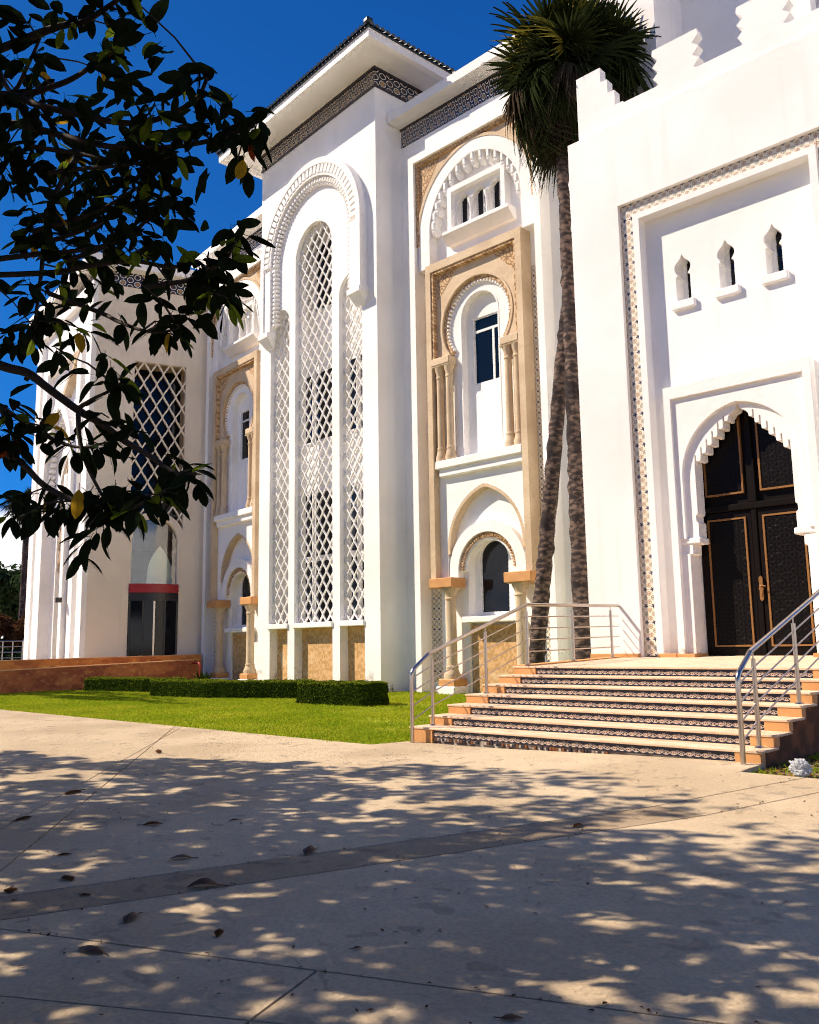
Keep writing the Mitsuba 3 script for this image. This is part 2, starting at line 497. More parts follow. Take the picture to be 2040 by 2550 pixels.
# ------------------------------------------------------------------ the building
R = Frame((0, 16.0), 0.0)
TW = Frame((-19.83, 19.6), -5.49)
BA = Frame(TW.w(0, 1.15), -1.36)
CA = Frame(TW.w(-7.36, 1.15), -7.42)
P0 = CA.w(-6.5, -0.3)
WS = Frame(P0, 70.0)
WF = Frame(WS.w(-4.85, 0), -9.0)

bld = thing('building', 'white plaster building with tiled friezes, carved stone arches and a tower', 'building')


def column(block, frame, u, v, z0, z1, r, mat='sandstone'):
    h = z1 - z0
    p = [(0, 0), (1.55 * r, 0), (1.6 * r, 0.05 * h), (1.35 * r, 0.075 * h), (1.1 * r, 0.12 * h), (1.2 * r, 0.125 * h), (1.2 * r, 0.14 * h), (r, 0.15 * h),
         (0.96 * r, 0.86 * h), (1.15 * r, 0.868 * h), (1.15 * r, 0.88 * h), (0.98 * r, 0.89 * h), (1.05 * r, 0.92 * h), (1.45 * r, 0.965 * h), (1.5 * r, 0.975 * h), (1.5 * r, 0.985 * h)]
    m = cat(lathe(p + [(0, 0.985 * h)], 20), bx(-1.6 * r, 1.6 * r, -1.6 * r, 1.6 * r, 0.985 * h, h))
    m.apply_translation([u, v, z0])
    add(block, 'column', m, mat, frame, smooth=35)


def bay(block, S, c, right_extra):
    """One storeyed bay: outer frame, cusped arch, triple window, horseshoe window, lower arch; c is its centre along the wall."""
    def A(name, m, mat, **k):
        m.apply_translation([c, 0, 0])
        return add(block, name, m, mat, S, **k)
    rect = sbox
    # wall behind everything
    wall = rect(-3.5, 0, 3.4 + right_extra, 19.9)
    wall = wall.difference(rect(-1.74, -1, 1.72, 13.43)).difference(unary_union([round_arch(x, 0.3, 14.78, 15.62) for x in (-0.58, 0.095, 0.77)]))
    A('wall', ext(wall, 0, 0.4), 'plaster')
    # outer frame
    fr = rect(-2.67, -0.2, 2.7, 17.84).difference(rect(-2.43, -1, 2.47, 17.58))
    fr = fr.union(rect(-1.85, 17.8, 1.87, 18.2))
    A('frame', ext(fr, -0.5, 0.02), 'plaster')
    # dark carved moulding, spandrel, white archivolt
    big = pointed_arch(0.03, 2.4, 10, 14.9, 17.46)
    inner = pointed_arch(0.03, 1.9, 10, 14.9, 17.0)
    mould = rect(-2.44, 14.6, 2.48, 17.6).difference(rect(-2.31, 14, 2.35, 17.46))
    A('moulding', ext(mould, -0.40, 0.01), 'carved_sandstone')
    A('spandrel', ext(rect(-2.32, 14.62, 2.36, 17.47).difference(big.buffer(0.02)), -0.3, 0.01), 'sandstone')
    corner = unary_union([Polygon([(s * 2.28, 17.44), (s * 1.4, 17.44), (s * 2.28, 16.2)]) for s in (-1, 1)])
    for g in corner.difference(big.buffer(0.08)).geoms:
        A('carved_corner', ext(g, -0.312, -0.2), 'carved_sandstone')
    A('archivolt', ext(big.difference(inner).intersection(rect(-3, 13.72, 3, 18)), -0.36, 0.03), 'plaster')
    A('archivolt_edge', ext(big.buffer(0.05).difference(big.buffer(-0.05)).intersection(rect(-3, 14.6, 3, 17.49)), -0.385, -0.1), 'sandstone')
    # hanging cusps
    tooth = shared('cusp', lambda: cat(bx(-0.07, 0.07, -0.16, 0.16, -0.02, 0.38, 0.015), trimesh.convex.convex_hull(np.array([[x, y, -0.02] for x in (-0.07, 0.07) for y in (-0.16, 0.16)] + [[x, y, -0.14] for x in (-0.03, 0.03) for y in (-0.1, 0.1)])),
                                       bx(-0.05, 0.05, -0.19, -0.15, 0.06, 0.3, 0.01)), 'plaster')
    b = np.array(inner.exterior.coords)
    pts = [(x, z) for x, z in b if z >= 14.9]
    ls = LineString(pts)
    for i in range(17):
        q = ls.interpolate((i + 0.5) / 17, normalized=True)
        k = 0.93
        x, z = 0.03 + (q.x - 0.03) * k, 14.6 + (q.y - 14.6) * k
        put(block, 'cusp', tooth, S, T4().translate([c + x, -0.16, z - 0.12]))
    # triple window
    A('window_surround', ext(rect(-1.1, 14.6, 1.28, 16.2).difference(rect(-0.93, 14.77, 1.12, 16.02)), -0.3, 0.02), 'plaster')
    ar = rect(-0.93, 14.77, 1.12, 16.02).difference(unary_union([round_arch(x, 0.27, 14.7, 15.62) for x in (-0.58, 0.095, 0.77)]))
    A('arcade', ext(ar, -0.1, 0.005), 'plaster')
    for x in (-0.24, 0.43):
        m = lathe([(0, 0), (0.085, 0), (0.085, 0.06), (0.05, 0.12), (0.045, 0.62), (0.06, 0.66), (0.1, 0.8), (0.1, 0.86), (0, 0.86)], 12)
        m.apply_translation([x, -0.12, 14.77])
        A('colonnette', m, 'plaster', smooth=40)
    for x in (-0.58, 0.095, 0.77):
        A('window_pane', bx(x - 0.26, x + 0.26, 0.15, 0.17, 14.8, 15.9), 'dark_glass')
        A('window_frame', ext(rect(x - 0.3, 14.78, x + 0.3, 15.95).difference(rect(x - 0.24, 14.83, x - 0.02, 15.9)).difference(rect(x + 0.03, 14.83, x + 0.24, 15.9)), 0.12, 0.16), 'window_white')
    s = Polygon([(-0.42, 14.68), (0.02, 14.68), (0.02, 14.3), (-0.12, 14.3), (-0.42, 14.58)])
    m = trimesh.creation.extrude_polygon(s, 2.72, engine='earcut')
    v = np.asarray(m.vertices)
    m = trimesh.Trimesh(np.stack([v[:, 2] - 1.25, v[:, 0], v[:, 1]], 1), np.asarray(m.faces), process=False)
    A('window_sill', m, 'plaster')
    # sandstone box
    A('stone_frame', ext(rect(-1.96, 3.44, 1.95, 13.72).difference(rect(-1.75, 3, 1.73, 13.45)), -0.5, 0.39), 'sandstone')
    mo = rect(-1.76, 10.45, 1.74, 13.46).difference(rect(-1.66, 10, 1.64, 13.36))
    A('moulding', ext(mo, -0.46, -0.2), 'carved_sandstone')
    hs = Polygon(arc(-0.02, 11.45, 1.42, -39, 219, 48)).union(rect(-1.12, 10.0, 1.08, 10.8))
    A('horseshoe_panel', ext(rect(-1.75, 10.4, 1.73, 13.45).difference(hs), -0.3, -0.14), 'sandstone')
    corner = unary_union([Polygon([(s * 1.6, 13.33), (s * 0.75, 13.33), (s * 1.6, 12.5)]) for s in (-1, 1)])
    for g in corner.difference(hs.buffer(0.08)).geoms:
        A('carved_corner', ext(g, -0.312, -0.25), 'carved_sandstone')
    A('horseshoe_edge', ext(ring_arc(-0.02, 11.45, 1.4, 1.47, -39, 219), -0.33, -0.2), 'sandstone')
    A('horseshoe_ring', ext(ring_arc(-0.02, 11.45, 1.28, 1.40, -39, 219), -0.24, -0.12), 'carved_sandstone')
    den = []
    for k in range(44):
        a = math.radians(-36 + 252 * k / 43)
        d = bx(-0.05, 0.05, -0.235, -0.1, -0.036, 0.036, 0.012)
        d.apply_transform(trimesh.transformations.rotation_matrix(-a, [0, 1, 0]))
        d.apply_translation([-0.02 + 1.25 * math.cos(a), 0, 11.45 + 1.25 * math.sin(a)])
        den.append(d)
    A('horseshoe_beading', cat(den), 'plaster', kind='stuff')
    op = round_arch(-0.02, 0.74, 7.2, 11.65)
    A('window_wall', ext(rect(-1.76, 7.0, 1.74, 13.4).difference(op), -0.13, 0.38), 'plaster')
    A('opening_rim', ext(op.buffer(0.05).difference(op.buffer(-0.0)).intersection(rect(-2, 7.5, 2, 13)), -0.145, -0.05), 'plaster')
    ww = rect(-0.9, 7.0, 0.95, 12.8).difference(rect(-0.49, 9.5, 0.62, 11.66))
    A('window_infill', ext(ww, 0.12, 0.75), 'plaster')
    A('window_frame', ext(rect(-0.49, 9.5, 0.62, 11.66).difference(unary_union([rect(-0.45, 11.26, 0.58, 11.62), rect(-0.45, 9.54, 0.24, 11.18), rect(0.32, 9.54, 0.58, 11.18)])), 0.16, 0.22), 'window_white')
    for q in ((-0.45, 0.58, 11.26, 11.62), (-0.45, 0.24, 9.54, 11.18), (0.32, 0.58, 9.54, 11.18)):
        A('window_pane', bx(q[0] + 0.002, q[1] - 0.002, 0.19, 0.20, q[2] + 0.002, q[3] - 0.002), 'dark_glass')
    A('impost', bx(-1.76, -1.0, -0.52, -0.1, 10.25, 10.49, 0.02), 'sandstone')
    A('impost', bx(1.07, 1.74, -0.52, -0.1, 10.25, 10.49, 0.02), 'sandstone')
    for x in (-1.57, -1.17, 1.2, 1.54):
        column(block, S, c + x, -0.31, 7.12, 10.26, 0.115)
    A('ledge', cat(bx(-1.68, 1.732, -0.52, 0.1, 6.88, 7.13, 0.02), bx(-1.6, 1.73, -0.42, 0.1, 6.64, 6.885, 0.02)), 'plaster')
    # lower storey
    pt = pointed_arch(0.06, 1.5, -1, 4.35, 6.24)
    A('lower_panel', ext(rect(-1.745, 3.2, 1.725, 6.66).difference(pt), -0.25, 0.05), 'plaster')
    A('pointed_arch', ext(pt.buffer(0.005).difference(pt.buffer(-0.09)).intersection(rect(-2, 4.2, 2, 7)), -0.255, 0.04), 'sandstone')
    A('lower_wall', ext(rect(-1.745, 3.2, 1.725, 6.5).difference(round_arch(0.05, 0.9, -1, 3.7)), 0.03, 0.39), 'plaster')
    A('small_arch', ext(ring_arc(0.05, 3.66, 1.12, 1.47, 0, 180).union(rect(-1.42, 3.4, -1.07, 3.67)).union(rect(1.17, 3.4, 1.52, 3.67)), -0.22, 0.04), 'plaster')
    A('small_arch_ring', ext(ring_arc(0.05, 3.66, 0.89, 1.13, 0, 180), -0.1, 0.05), 'plaster')
    den = []
    for k in range(34):
        a = math.radians(3 + 174 * k / 33)
        d = bx(-0.07, 0.07, -0.17, -0.08, -0.028, 0.028, 0.01)
        d.apply_transform(trimesh.transformations.rotation_matrix(-a, [0, 1, 0]))
        d.apply_translation([0.05 + 1.03 * math.cos(a), 0, 3.66 + 1.03 * math.sin(a)])
        den.append(d)
    A('small_arch_beading', cat(den), 'carved_sandstone', kind='stuff')
    A('lower_pier', ext(rect(-2.44, -0.2, -0.85, 3.2), -0.012, 0.38), 'plaster')
    A('lower_pier', ext(rect(0.95, -0.2, 2.48, 3.2), -0.012, 0.38), 'plaster')
    A('window_infill', ext(rect(-1.0, 2.0, 1.1, 4.8).difference(round_arch(-0.06, 0.56, 2.36, 4.02)), 0.3, 0.7), 'plaster')
    A('window_pane', ext(round_arch(-0.06, 0.56, 2.36, 4.02), 0.36, 0.38), 'dark_glass')
    A('window_frame', ext(round_arch(-0.06, 0.56, 2.36, 4.02).difference(round_arch(-0.06, 0.52, 2.4, 4.02)), 0.32, 0.37), 'window_white')
    for x0, x1 in ((-1.93, -0.98), (1.02, 1.99)):
        A('impost', bx(x0, x1, -0.64, 0.02, 3.16, 3.46, 0.02), 'orange_stone')
    for x in (-1.3, 1.38):
        column(block, S, c + x, -0.33, 0.4, 3.17, 0.165)
        A('column_base', cat(bx(x - 0.34, x + 0.34, -0.62, -0.02, 0.2, 0.42, 0.03)), 'orange_stone')
        A('column_plinth', bx(x - 0.38, x + 0.38, -0.68, -0.02, -0.2, 0.205, 0.03), 'plaster_low')
    A('window_sill', bx(-0.88, 1.23, -0.34, 0.31, 2.08, 2.26, 0.02), 'plaster')
    A('stone_panel', bx(-0.8, 0.95, 0.06, 0.2, -0.2, 2.0), 'tan_panel')
    # mosaic strips either side
    for x0, x1 in ((-2.4, -1.97), (1.96, 2.3)):
        tile_run(block, 'mosaic_tile', S, c + x0, c + x1, -0.03, 0.3, 12.6, x1 - x0, 0.66, 'mosaic', thick=0.03)


def cornice(block, S, u0, u1):
    prof = [(-0.65, 19.5), (-0.65, 19.83), (0.2, 19.95), (0.2, 19.5)]
    m = trimesh.creation.extrude_polygon(Polygon(prof), u1 - u0, engine='earcut')
    v = np.asarray(m.vertices)
    m = trimesh.Trimesh(np.stack([v[:, 2] + u0, v[:, 0], v[:, 1]], 1), np.asarray(m.faces), process=False)
    add(block, 'cornice', m, 'plaster', S)
    add(block, 'frieze_edge', bx(u0, u1, -0.05, 0.0, 19.43, 19.5), 'dark_band', S)


# the two bays either side of the tower
b1 = f'{bld}__facade_bay'
bay(b1, BA, 3.5, 7.0)
cornice(b1, BA, 0.02, 13.0)
tile_run(b1, 'frieze_tile', BA, 0.05, 7.31, -0.025, 18.77, 19.43, 0.66, 0.66, 'frieze_tile', thick=0.03)
b2 = f'{bld}__side_bay'
bay(b2, CA, -3.4, 0.0)
cornice(b2, CA, -7.6, -0.02)
tile_run(b2, 'frieze_tile', CA, -6.65, -0.05, -0.025, 18.77, 19.43, 0.66, 0.66, 'frieze_tile', thick=0.03)
add(b2, 'roof_block', bx(-4.4, -1.2, 1.2, 3.0, 19.8, 21.3, 0.02), 'plaster', CA)

# ---- tower
tw = f'{bld}__tower'
WIN = [(-5.95, 0.66, 13.7, 14.36), (-3.73, 1.17, 15.95, 17.12), (-1.48, 0.66, 13.7, 14.36)]
wins = [round_arch(c, h, 2.28, s) for c, h, s, t in WIN]
niches = [sbox(-6.52, -0.3, -5.32, 2.1), sbox(-4.88, -0.3, -2.57, 2.1), sbox(-2.15, -0.3, -0.8, 2.1)]
front = sbox(-7.36, -0.2, 0, 21.5)
for q in wins + niches:
    front = front.difference(q)
add(tw, 'front_wall', ext(front, 0, 0.5), 'plaster_low', TW)
add(tw, 'side_wall', cat(bx(-0.5, 0, 0.5, 8.2, -0.2, 21.5), bx(-7.36, -6.86, 0.5, 8.2, -0.2, 21.5)), 'plaster', TW)
back = [bx(-6.86, -0.5, 0.99, 1.5, -0.2, 21.4)]
add(tw, 'back_wall', cat(back), 'plaster', TW)
for (c, h, s, t) in WIN:
    for z0, z1 in ((2.3, 4.55), (4.75, 7.1), (9.1, 11.7), (14.2, 16.8)):
        if z0 > t - 1:
            continue
        z1 = min(z1, t - 0.2)
        add(tw, 'window_pane', bx(c - h + 0.05, c + h + 0.2, 0.94, 0.97, z0, z1), 'dark_glass', TW)
        add(tw, 'window_frame', ext(sbox(c - h + 0.0, z0 - 0.05, c + h + 0.25, z1 + 0.05).difference(sbox(c - h + 0.06, z0, c + 0.2, z1)).difference(sbox(c + 0.26, z0, c + h + 0.2, z1)), 0.91, 1.0), 'window_white', TW)
add(tw, 'window_sill', cat([bx(a - 0.03, b + 0.03, -0.07, 0.3, 2.1, 2.28, 0.015) for a, b in ((-6.61, -5.29), (-4.9, -2.56), (-2.14, -0.82))]), 'plaster', TW)
for a, b in ((-6.52, -5.32), (-4.88, -2.57), (-2.15, -0.8)):
    add(tw, 'stone_panel', bx(a + 0.0, b, 0.34, 0.52, -0.2, 2.11), 'tan_panel', TW)


def lattice(block, S, shape, c, half, z0, z1, ws, hh, v0, v1, th=0.034, mat='plaster'):
    """Ogee lattice: each wavy bar a piece of its own."""
    n = int(math.ceil(half / ws)) + 1
    for i in range(-n, n + 1):
        zs = np.arange(z0 - hh, z1 + hh, hh / 12)
        ph = zs / hh * PI
        s = np.sin(ph)
        sh = 0.5 * (0.3 * s + 0.7 * np.arcsin(np.clip(s, -1, 1)) * 2 / PI)
        x = c + i * ws + ws * sh * (1 if i % 2 else -1)
        ln = LineString(np.stack([x, zs], 1)).buffer(th / 2, cap_style=2, join_style=1, quad_segs=2)
        knots = []
        for k in np.arange(math.floor(z0 / hh), z1 / hh + 1):
            zz = (k + 0.0) * hh
            knots.append(Point(c + i * ws, zz).buffer(th * 0.72, quad_segs=2))
        ln = ln.union(unary_union(knots)).intersection(shape)
        for g in getattr(ln, 'geoms', [ln]):
            if g.geom_type == 'Polygon' and g.area > 0.004:
                add(block, 'lattice_bar', ext(g, v0, v1), mat, S)


for (c, h, s, t), w in zip(WIN, wins):
    lattice(tw, TW, w.buffer(0.02), c, h, 2.2, t, 0.22, 0.30, 0.17, 0.235)
# arch hood of the tower front
AC = (-3.7, 16.15)
R0 = 3.2
hood = ring_arc(AC[0], AC[1], 2.97, R0, 0, 180, 60).union(sbox(AC[0] - R0, 13.45, AC[0] - 2.97, 16.16)).union(sbox(AC[0] + 2.97, 13.45, AC[0] + R0, 16.16))
add(tw, 'arch_hood', ext(hood, -0.33, 0.02), 'plaster', TW)
plate = ring_arc(AC[0], AC[1], 2.5, 2.98, 0, 180, 60).union(sbox(AC[0] - 2.98, 13.45, AC[0] - 2.6, 16.16)).union(sbox(AC[0] + 2.6, 13.45, AC[0] + 2.98, 16.16))
add(tw, 'arch_soffit', ext(plate, -0.1, 0.015), 'plaster', TW)
band = ring_arc(AC[0], AC[1], 2.56, 2.66, 0, 180, 60).union(sbox(AC[0] - 2.98, 13.45, AC[0] - 2.56, 16.0)).union(sbox(AC[0] + 2.56, 13.45, AC[0] + 2.98, 16.0))
add(tw, 'arch_band', ext(band, -0.28, 0.012), 'plaster', TW)
block_s = shared('arch_block', lambda: bx(-0.17, 0.17, -0.31, -0.05, -0.09, 0.09, 0.012), 'plaster')
tooth_s = shared('arch_tooth', lambda: cat(bx(-0.06, 0.17, -0.2, -0.0, -0.06, 0.06, 0.02), bx(-0.16, -0.05, -0.15, -0.0, -0.04, 0.04, 0.02)), 'plaster')
for k in range(37):
    a = 2 + 176 * k / 36
    m = T4().translate([AC[0] + 2.81 * math.cos(math.radians(a)), 0, AC[1] + 2.81 * math.sin(math.radians(a))]).rotate([0, 1, 0], -a)
    put(tw, 'arch_block', block_s, TW, m)
for k in range(45):
    a = 1 + 178 * k / 44
    m = T4().translate([AC[0] + 2.4 * math.cos(math.radians(a)), 0, AC[1] + 2.4 * math.sin(math.radians(a))]).rotate([0, 1, 0], -a)
    put(tw, 'arch_tooth', tooth_s, TW, m)
for k in range(14):
    for sgn, rot in ((1, 0), (-1, 180)):
        put(tw, 'arch_tooth', tooth_s, TW, T4().translate([AC[0] + sgn * 2.4, 0, 15.98 - 0.17 * k]).rotate([0, 0, 1], 0).rotate([0, 1, 0], rot))
for sgn in (-1, 1):
    x0, x1 = sorted((AC[0] + sgn * 2.52, AC[0] + sgn * 3.26))
    add(tw, 'corbel', cat(bx(x0, x1, -0.4, 0.02, 13.28, 13.5, 0.02), trimesh.convex.convex_hull(np.array([[x, y, 13.29] for x in (x0 + .04, x1 - .04) for y in (-.36, 0.0)] + [[x, y, 12.95] for x in (x0 + .15, x1 - .15) for y in (-.06, 0.0)]))), 'plaster', TW)
# frieze, eaves and roof
tile_run(tw, 'frieze_tile', TW, -7.36, 0.0, -0.028, 20.78, 21.36, 0.66, 0.58, 'frieze_tile', thick=0.03)
tile_run(tw, 'frieze_tile', TW, 0.0, 7.9, 0.03, 20.78, 21.36, 0.66, 0.58, 'frieze_tile', thick=0.03, axis='v')
add(tw, 'frieze_edge', cat(bx(-7.42, 0.06, -0.06, 0.3, 21.36, 21.47), bx(-0.3, 0.055, 0.3, 8, 21.36, 21.47), bx(-7.4, 0.04, -0.04, 0.0, 20.7, 20.775), bx(0.0, 0.04, 0.0, 8, 20.7, 20.775)), 'dark_band', TW)
O = 1.3
outer = sbox(-7.36 - O, -O, O, 8.6)
add(tw, 'eaves', cat(flat(outer.buffer(-0.18, join_style=2), 21.46, 21.62), flat(outer.difference(outer.buffer(-0.2, join_style=2)), 21.28, 21.6), flat(outer.buffer(-0.2, join_style=2).difference(outer.buffer(-0.34, join_style=2)), 21.36, 21.6)), 'plaster', TW)
rp = outer.buffer(0.06, join_style=2).bounds
mid_y = (rp[1] + rp[3]) / 2
apex_h = 21.62 + 2.3
rv = np.array([[rp[0], rp[1], 21.58], [rp[2], rp[1], 21.58], [rp[2], rp[3], 21.58], [rp[0], rp[3], 21.58], [(rp[0] + rp[2]) / 2, mid_y, apex_h], [rp[0], rp[1], 21.63], [rp[2], rp[1], 21.63], [rp[2], rp[3], 21.63], [rp[0], rp[3], 21.63]])
add(tw, 'roof', trimesh.convex.convex_hull(rv), 'roof_tile', TW)
rad = 0.085


def barrel(L, pitch):
    """One run of half-round tiles climbing the slope along +y, its round end at the eave."""
    ms = []
    for k in range(int(L / 0.45) + 1):
        y0, y1 = k * 0.45 - 0.06, min((k + 1) * 0.45, L + 0.05)
        t = np.linspace(0, PI, 9)
        r0, r1 = rad * 1.12, rad * 0.92
        prof0 = np.stack([r0 * np.cos(t), t * 0 + y0, r0 * np.sin(t) + 0.01], 1)
        prof1 = np.stack([r1 * np.cos(t), t * 0 + y1, r1 * np.sin(t)], 1)
        v = np.vstack([prof0, prof1, [[0, y0, 0]]])
        i = np.arange(8)
        f = np.vstack([np.stack([i, i + 1, i + 10], 1), np.stack([i, i + 10, i + 9], 1), np.stack([i + 1, i, i * 0 + 18], 1)])
        ms.append(trimesh.Trimesh(v, f, process=False))
    m = cat(ms)
    m.apply_transform(trimesh.transformations.rotation_matrix(pitch, [1, 0, 0]))
    return m


W2, D2 = (rp[2] - rp[0]) / 2, (rp[3] - rp[1]) / 2
px_, py_ = math.atan2(2.3, D2), math.atan2(2.3, W2)
n = 46
for k in range(n):
    u = rp[0] + (k + 0.5) * (rp[2] - rp[0]) / n
    e = min(u - rp[0], rp[2] - u)
    L = min(1.8, max(0.25, e * D2 / W2 / math.cos(px_)))
    s = shared(('barrel', round(L, 1)), lambda: barrel(round(L, 1), px_), 'roof_tile', smooth=40)
    put(tw, 'roof_tile', s, TW, T4().translate([u, rp[1], 21.65]))
n = 44
for k in range(n):
    y = rp[1] + (k + 0.5) * (rp[3] - rp[1]) / n
    e = min(y - rp[1], rp[3] - y)
    L = min(1.8, max(0.25, e * W2 / D2 / math.cos(py_)))
    s = shared(('barrel2', round(L, 1)), lambda: barrel(round(L, 1), py_), 'roof_tile', smooth=40)
    put(tw, 'roof_tile', s, TW, T4().translate([rp[2], y, 21.65]).rotate([0, 0, 1], 90))
add(tw, 'ridge_tile', cat([bx(-0.13, 0.13, -0.13, 0.13, 0, 0.2, 0.05).apply_translation([rp[2] - 0.04 - 0.28 * k * W2 / D2, rp[1] + 0.04 + 0.28 * k, 21.68 + 0.28 * k * 2.3 / D2]) for k in range(5)]), 'roof_tile', TW, smooth=40)

# ---- wing at the far left
wg = f'{bld}__wing'
arch = round_arch(-2.1, 0.98, 1.0, 6.15)
latt = sbox(-3.2, 5.9, -0.92, 14.2).difference(Point(-2.1, 6.15).buffer(1.27, quad_segs=16)).intersection(sbox(-4, 6.2, 0, 15))
door_hole = sbox(-3.16, 1.0, -1.04, 4.25)
side = sbox(-4.85, -0.2, 0.6, 18.6).difference(arch).difference(latt).difference(door_hole)
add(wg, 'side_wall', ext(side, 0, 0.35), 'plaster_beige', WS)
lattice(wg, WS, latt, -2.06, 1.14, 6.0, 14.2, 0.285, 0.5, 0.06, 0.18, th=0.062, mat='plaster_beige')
add(wg, 'lattice_backing', cat(bx(-3.3, -0.8, 1.2, 1.3, 5.8, 14.4)), 'dark_glass', WS)
add(wg, 'lattice_reveal', cat(bx(-3.5, -3.21, 0.35, 1.2, 5.8, 14.5), bx(-0.91, -0.7, 0.35, 1.2, 5.8, 14.5), bx(-3.5, -0.7, 0.35, 1.2, 14.21, 14.5)), 'sandstone', WS)
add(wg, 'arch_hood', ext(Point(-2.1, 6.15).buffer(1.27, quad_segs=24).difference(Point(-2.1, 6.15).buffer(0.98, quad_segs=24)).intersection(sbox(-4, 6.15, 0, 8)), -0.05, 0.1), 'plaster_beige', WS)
add(wg, 'arch_pane', ext(arch.buffer(0.03), 0.2, 0.21), 'pane_glass', WS)
add(wg, 'lobby', cat(bx(-3.5, -0.6, 2.4, 2.5, 0.9, 7.4), bx(-3.5, -3.4, 0.4, 2.4, 0.9, 7.4), bx(-0.7, -0.6, 0.4, 2.4, 0.9, 7.4), bx(-3.5, -0.6, 0.4, 2.4, 7.3, 7.4)), 'interior', WS)
add(wg, 'arch_reflection', ext(pointed_arch(-1.75, 0.55, 4.2, 4.6, 6.0), 0.7, 0.75), 'pale_green', WS)  # pale panel added behind the glass to stand for a reflection
hd = [(-3.14 + 2.08 * t, -0.1 - 0.22 * math.sin(PI * t)) for t in np.linspace(0, 1, 15)]
add(wg, 'door_canopy', flat(Polygon(hd + [(-1.06, 0.3), (-3.14, 0.3)]), 3.86, 4.24), 'canopy_red', WS)
hd2 = [(x, y + 0.05) for x, y in hd]
add(wg, 'door_header', flat(Polygon(hd2 + [(-1.06, 0.3), (-3.14, 0.3)]), 3.5, 3.855), 'black_metal', WS)
for i, t in enumerate((0.0, 0.27, 0.5, 0.73, 1.0)):
    x, y = -3.1 + 2.0 * t, -0.02 - 0.2 * math.sin(PI * t)
    add(wg, 'door_post', bx(x - 0.04, x + 0.04, y - 0.03, y + 0.05, 1.0, 3.52, 0.01), 'steel' if i == 2 else 'black_metal', WS)
for a, b in ((0.0, 0.27), (0.27, 0.5), (0.5, 0.73), (0.73, 1.0)):
    q = [(-3.1 + 2.0 * t, -0.0 - 0.2 * math.sin(PI * t)) for t in (a + 0.02, b - 0.02)]
    add(wg, 'door_pane', flat(LineString(q).buffer(0.008), 1.02, 3.5), 'dark_glass', WS)
add(wg, 'door_drum', bx(-3.14, -1.06, 0.5, 0.6, 1.0, 4.0), 'black_metal', WS)
# wing front
WA = (-3.55, 1.25)
op1 = pointed_arch(WA[0], WA[1], 0.9, 8.2, 10.4)
frw = sbox(-8.8, -0.2, 0, 18.6).difference(op1)
add(wg, 'front_wall', ext(frw, 0.02, 0.4), 'plaster', WF)
add(wg, 'corner_pilaster', ext(unary_union([sbox(-0.7, -0.2, -0.005, 17.6), sbox(-8.8, -0.2, -8.0, 17.6), sbox(-8.8, 17.2, -0.005, 17.7)]), -0.22, 0.03), 'plaster', WF)
add(wg, 'pilaster', ext(unary_union([sbox(-1.7, -0.2, -1.1, 15.2), sbox(-7.2, -0.2, -6.4, 15.2), sbox(-7.2, 14.9, -1.1, 15.6)]), -0.3, 0.025), 'plaster', WF)
add(wg, 'arch_ring', ext(pointed_arch(WA[0] - 0.1, 2.4, 8.0, 9.2, 13.2).difference(pointed_arch(WA[0] - 0.1, 2.0, 7, 9.2, 12.6)), -0.5, 0.02), 'plaster', WF)
add(wg, 'arch_pilaster', ext(unary_union([sbox(-2.25, -0.2, -1.85, 9.2), sbox(-6.1, -0.2, -5.4, 9.2)]), -0.5, 0.024), 'plaster', WF)
ringc = np.array(pointed_arch(WA[0] - 0.1, 1.85, 8.4, 9.2, 12.3).exterior.coords)
ls = LineString(ringc[2:-1])
for i in range(26):
    q = ls.interpolate((i + 0.5) / 26, normalized=True)
    put(wg, 'arch_tooth', shared('wing_tooth', lambda: bx(-0.12, 0.12, -0.3, 0.0, -0.09, 0.09, 0.02), 'plaster'), WF, T4().translate([q.x, 0, q.y]))
add(wg, 'gable_moulding', ext(Polygon([(-4.2, 13.0), (-1.2, 15.0), (-1.2, 14.8), (-4.0, 12.8)]), -0.34, 0.02), 'sandstone', WF)
lattice(wg, WF, op1.intersection(sbox(-9, 5.0, 0, 12)), WA[0], WA[1], 5.0, 10.4, 0.285, 0.5, 0.1, 0.18, th=0.06, mat='sandstone')
add(wg, 'niche_back', bx(-5.2, -2.0, 1.6, 1.7, 0.8, 11), 'plaster', WF)
add(wg, 'side_door', bx(-4.7, -3.4, 1.5, 1.61, 1.0, 3.3), 'black_metal', WF)
add(wg, 'floodlight', bx(-1.95, -1.72, -0.75, -0.5, 3.5, 3.72, 0.02), 'black_metal', WF)
add(wg, 'cornice', cat(bx(-9.4, 0.64, -0.6, 0.3, 18.25, 18.7)), 'plaster', WF)
add(wg, 'cornice', bx(-4.95, 0.4, -0.6, 0.3, 18.26, 18.68), 'plaster', WS)
tile_run(wg, 'frieze_tile', WS, -4.8, 0.3, -0.028, 17.6, 18.26, 0.66, 0.66, 'frieze_tile', thick=0.03)
tile_run(wg, 'frieze_tile', WF, -7.9, -0.75, -0.008, 17.72, 18.24, 0.66, 0.52, 'frieze_tile', thick=0.03)
add(wg, 'roof', bx(-8.8, -0.1, 0.4, 9.0, 18.2, 18.5), 'plaster', WF)
add(wg, 'floor', flat(Polygon([(-33.4, 3.0), (-33.4, 21.4), (-34.2, 22.2), (-47, 22.2), (-47, 3.0)]), 0.6, 1.0), 'paving')

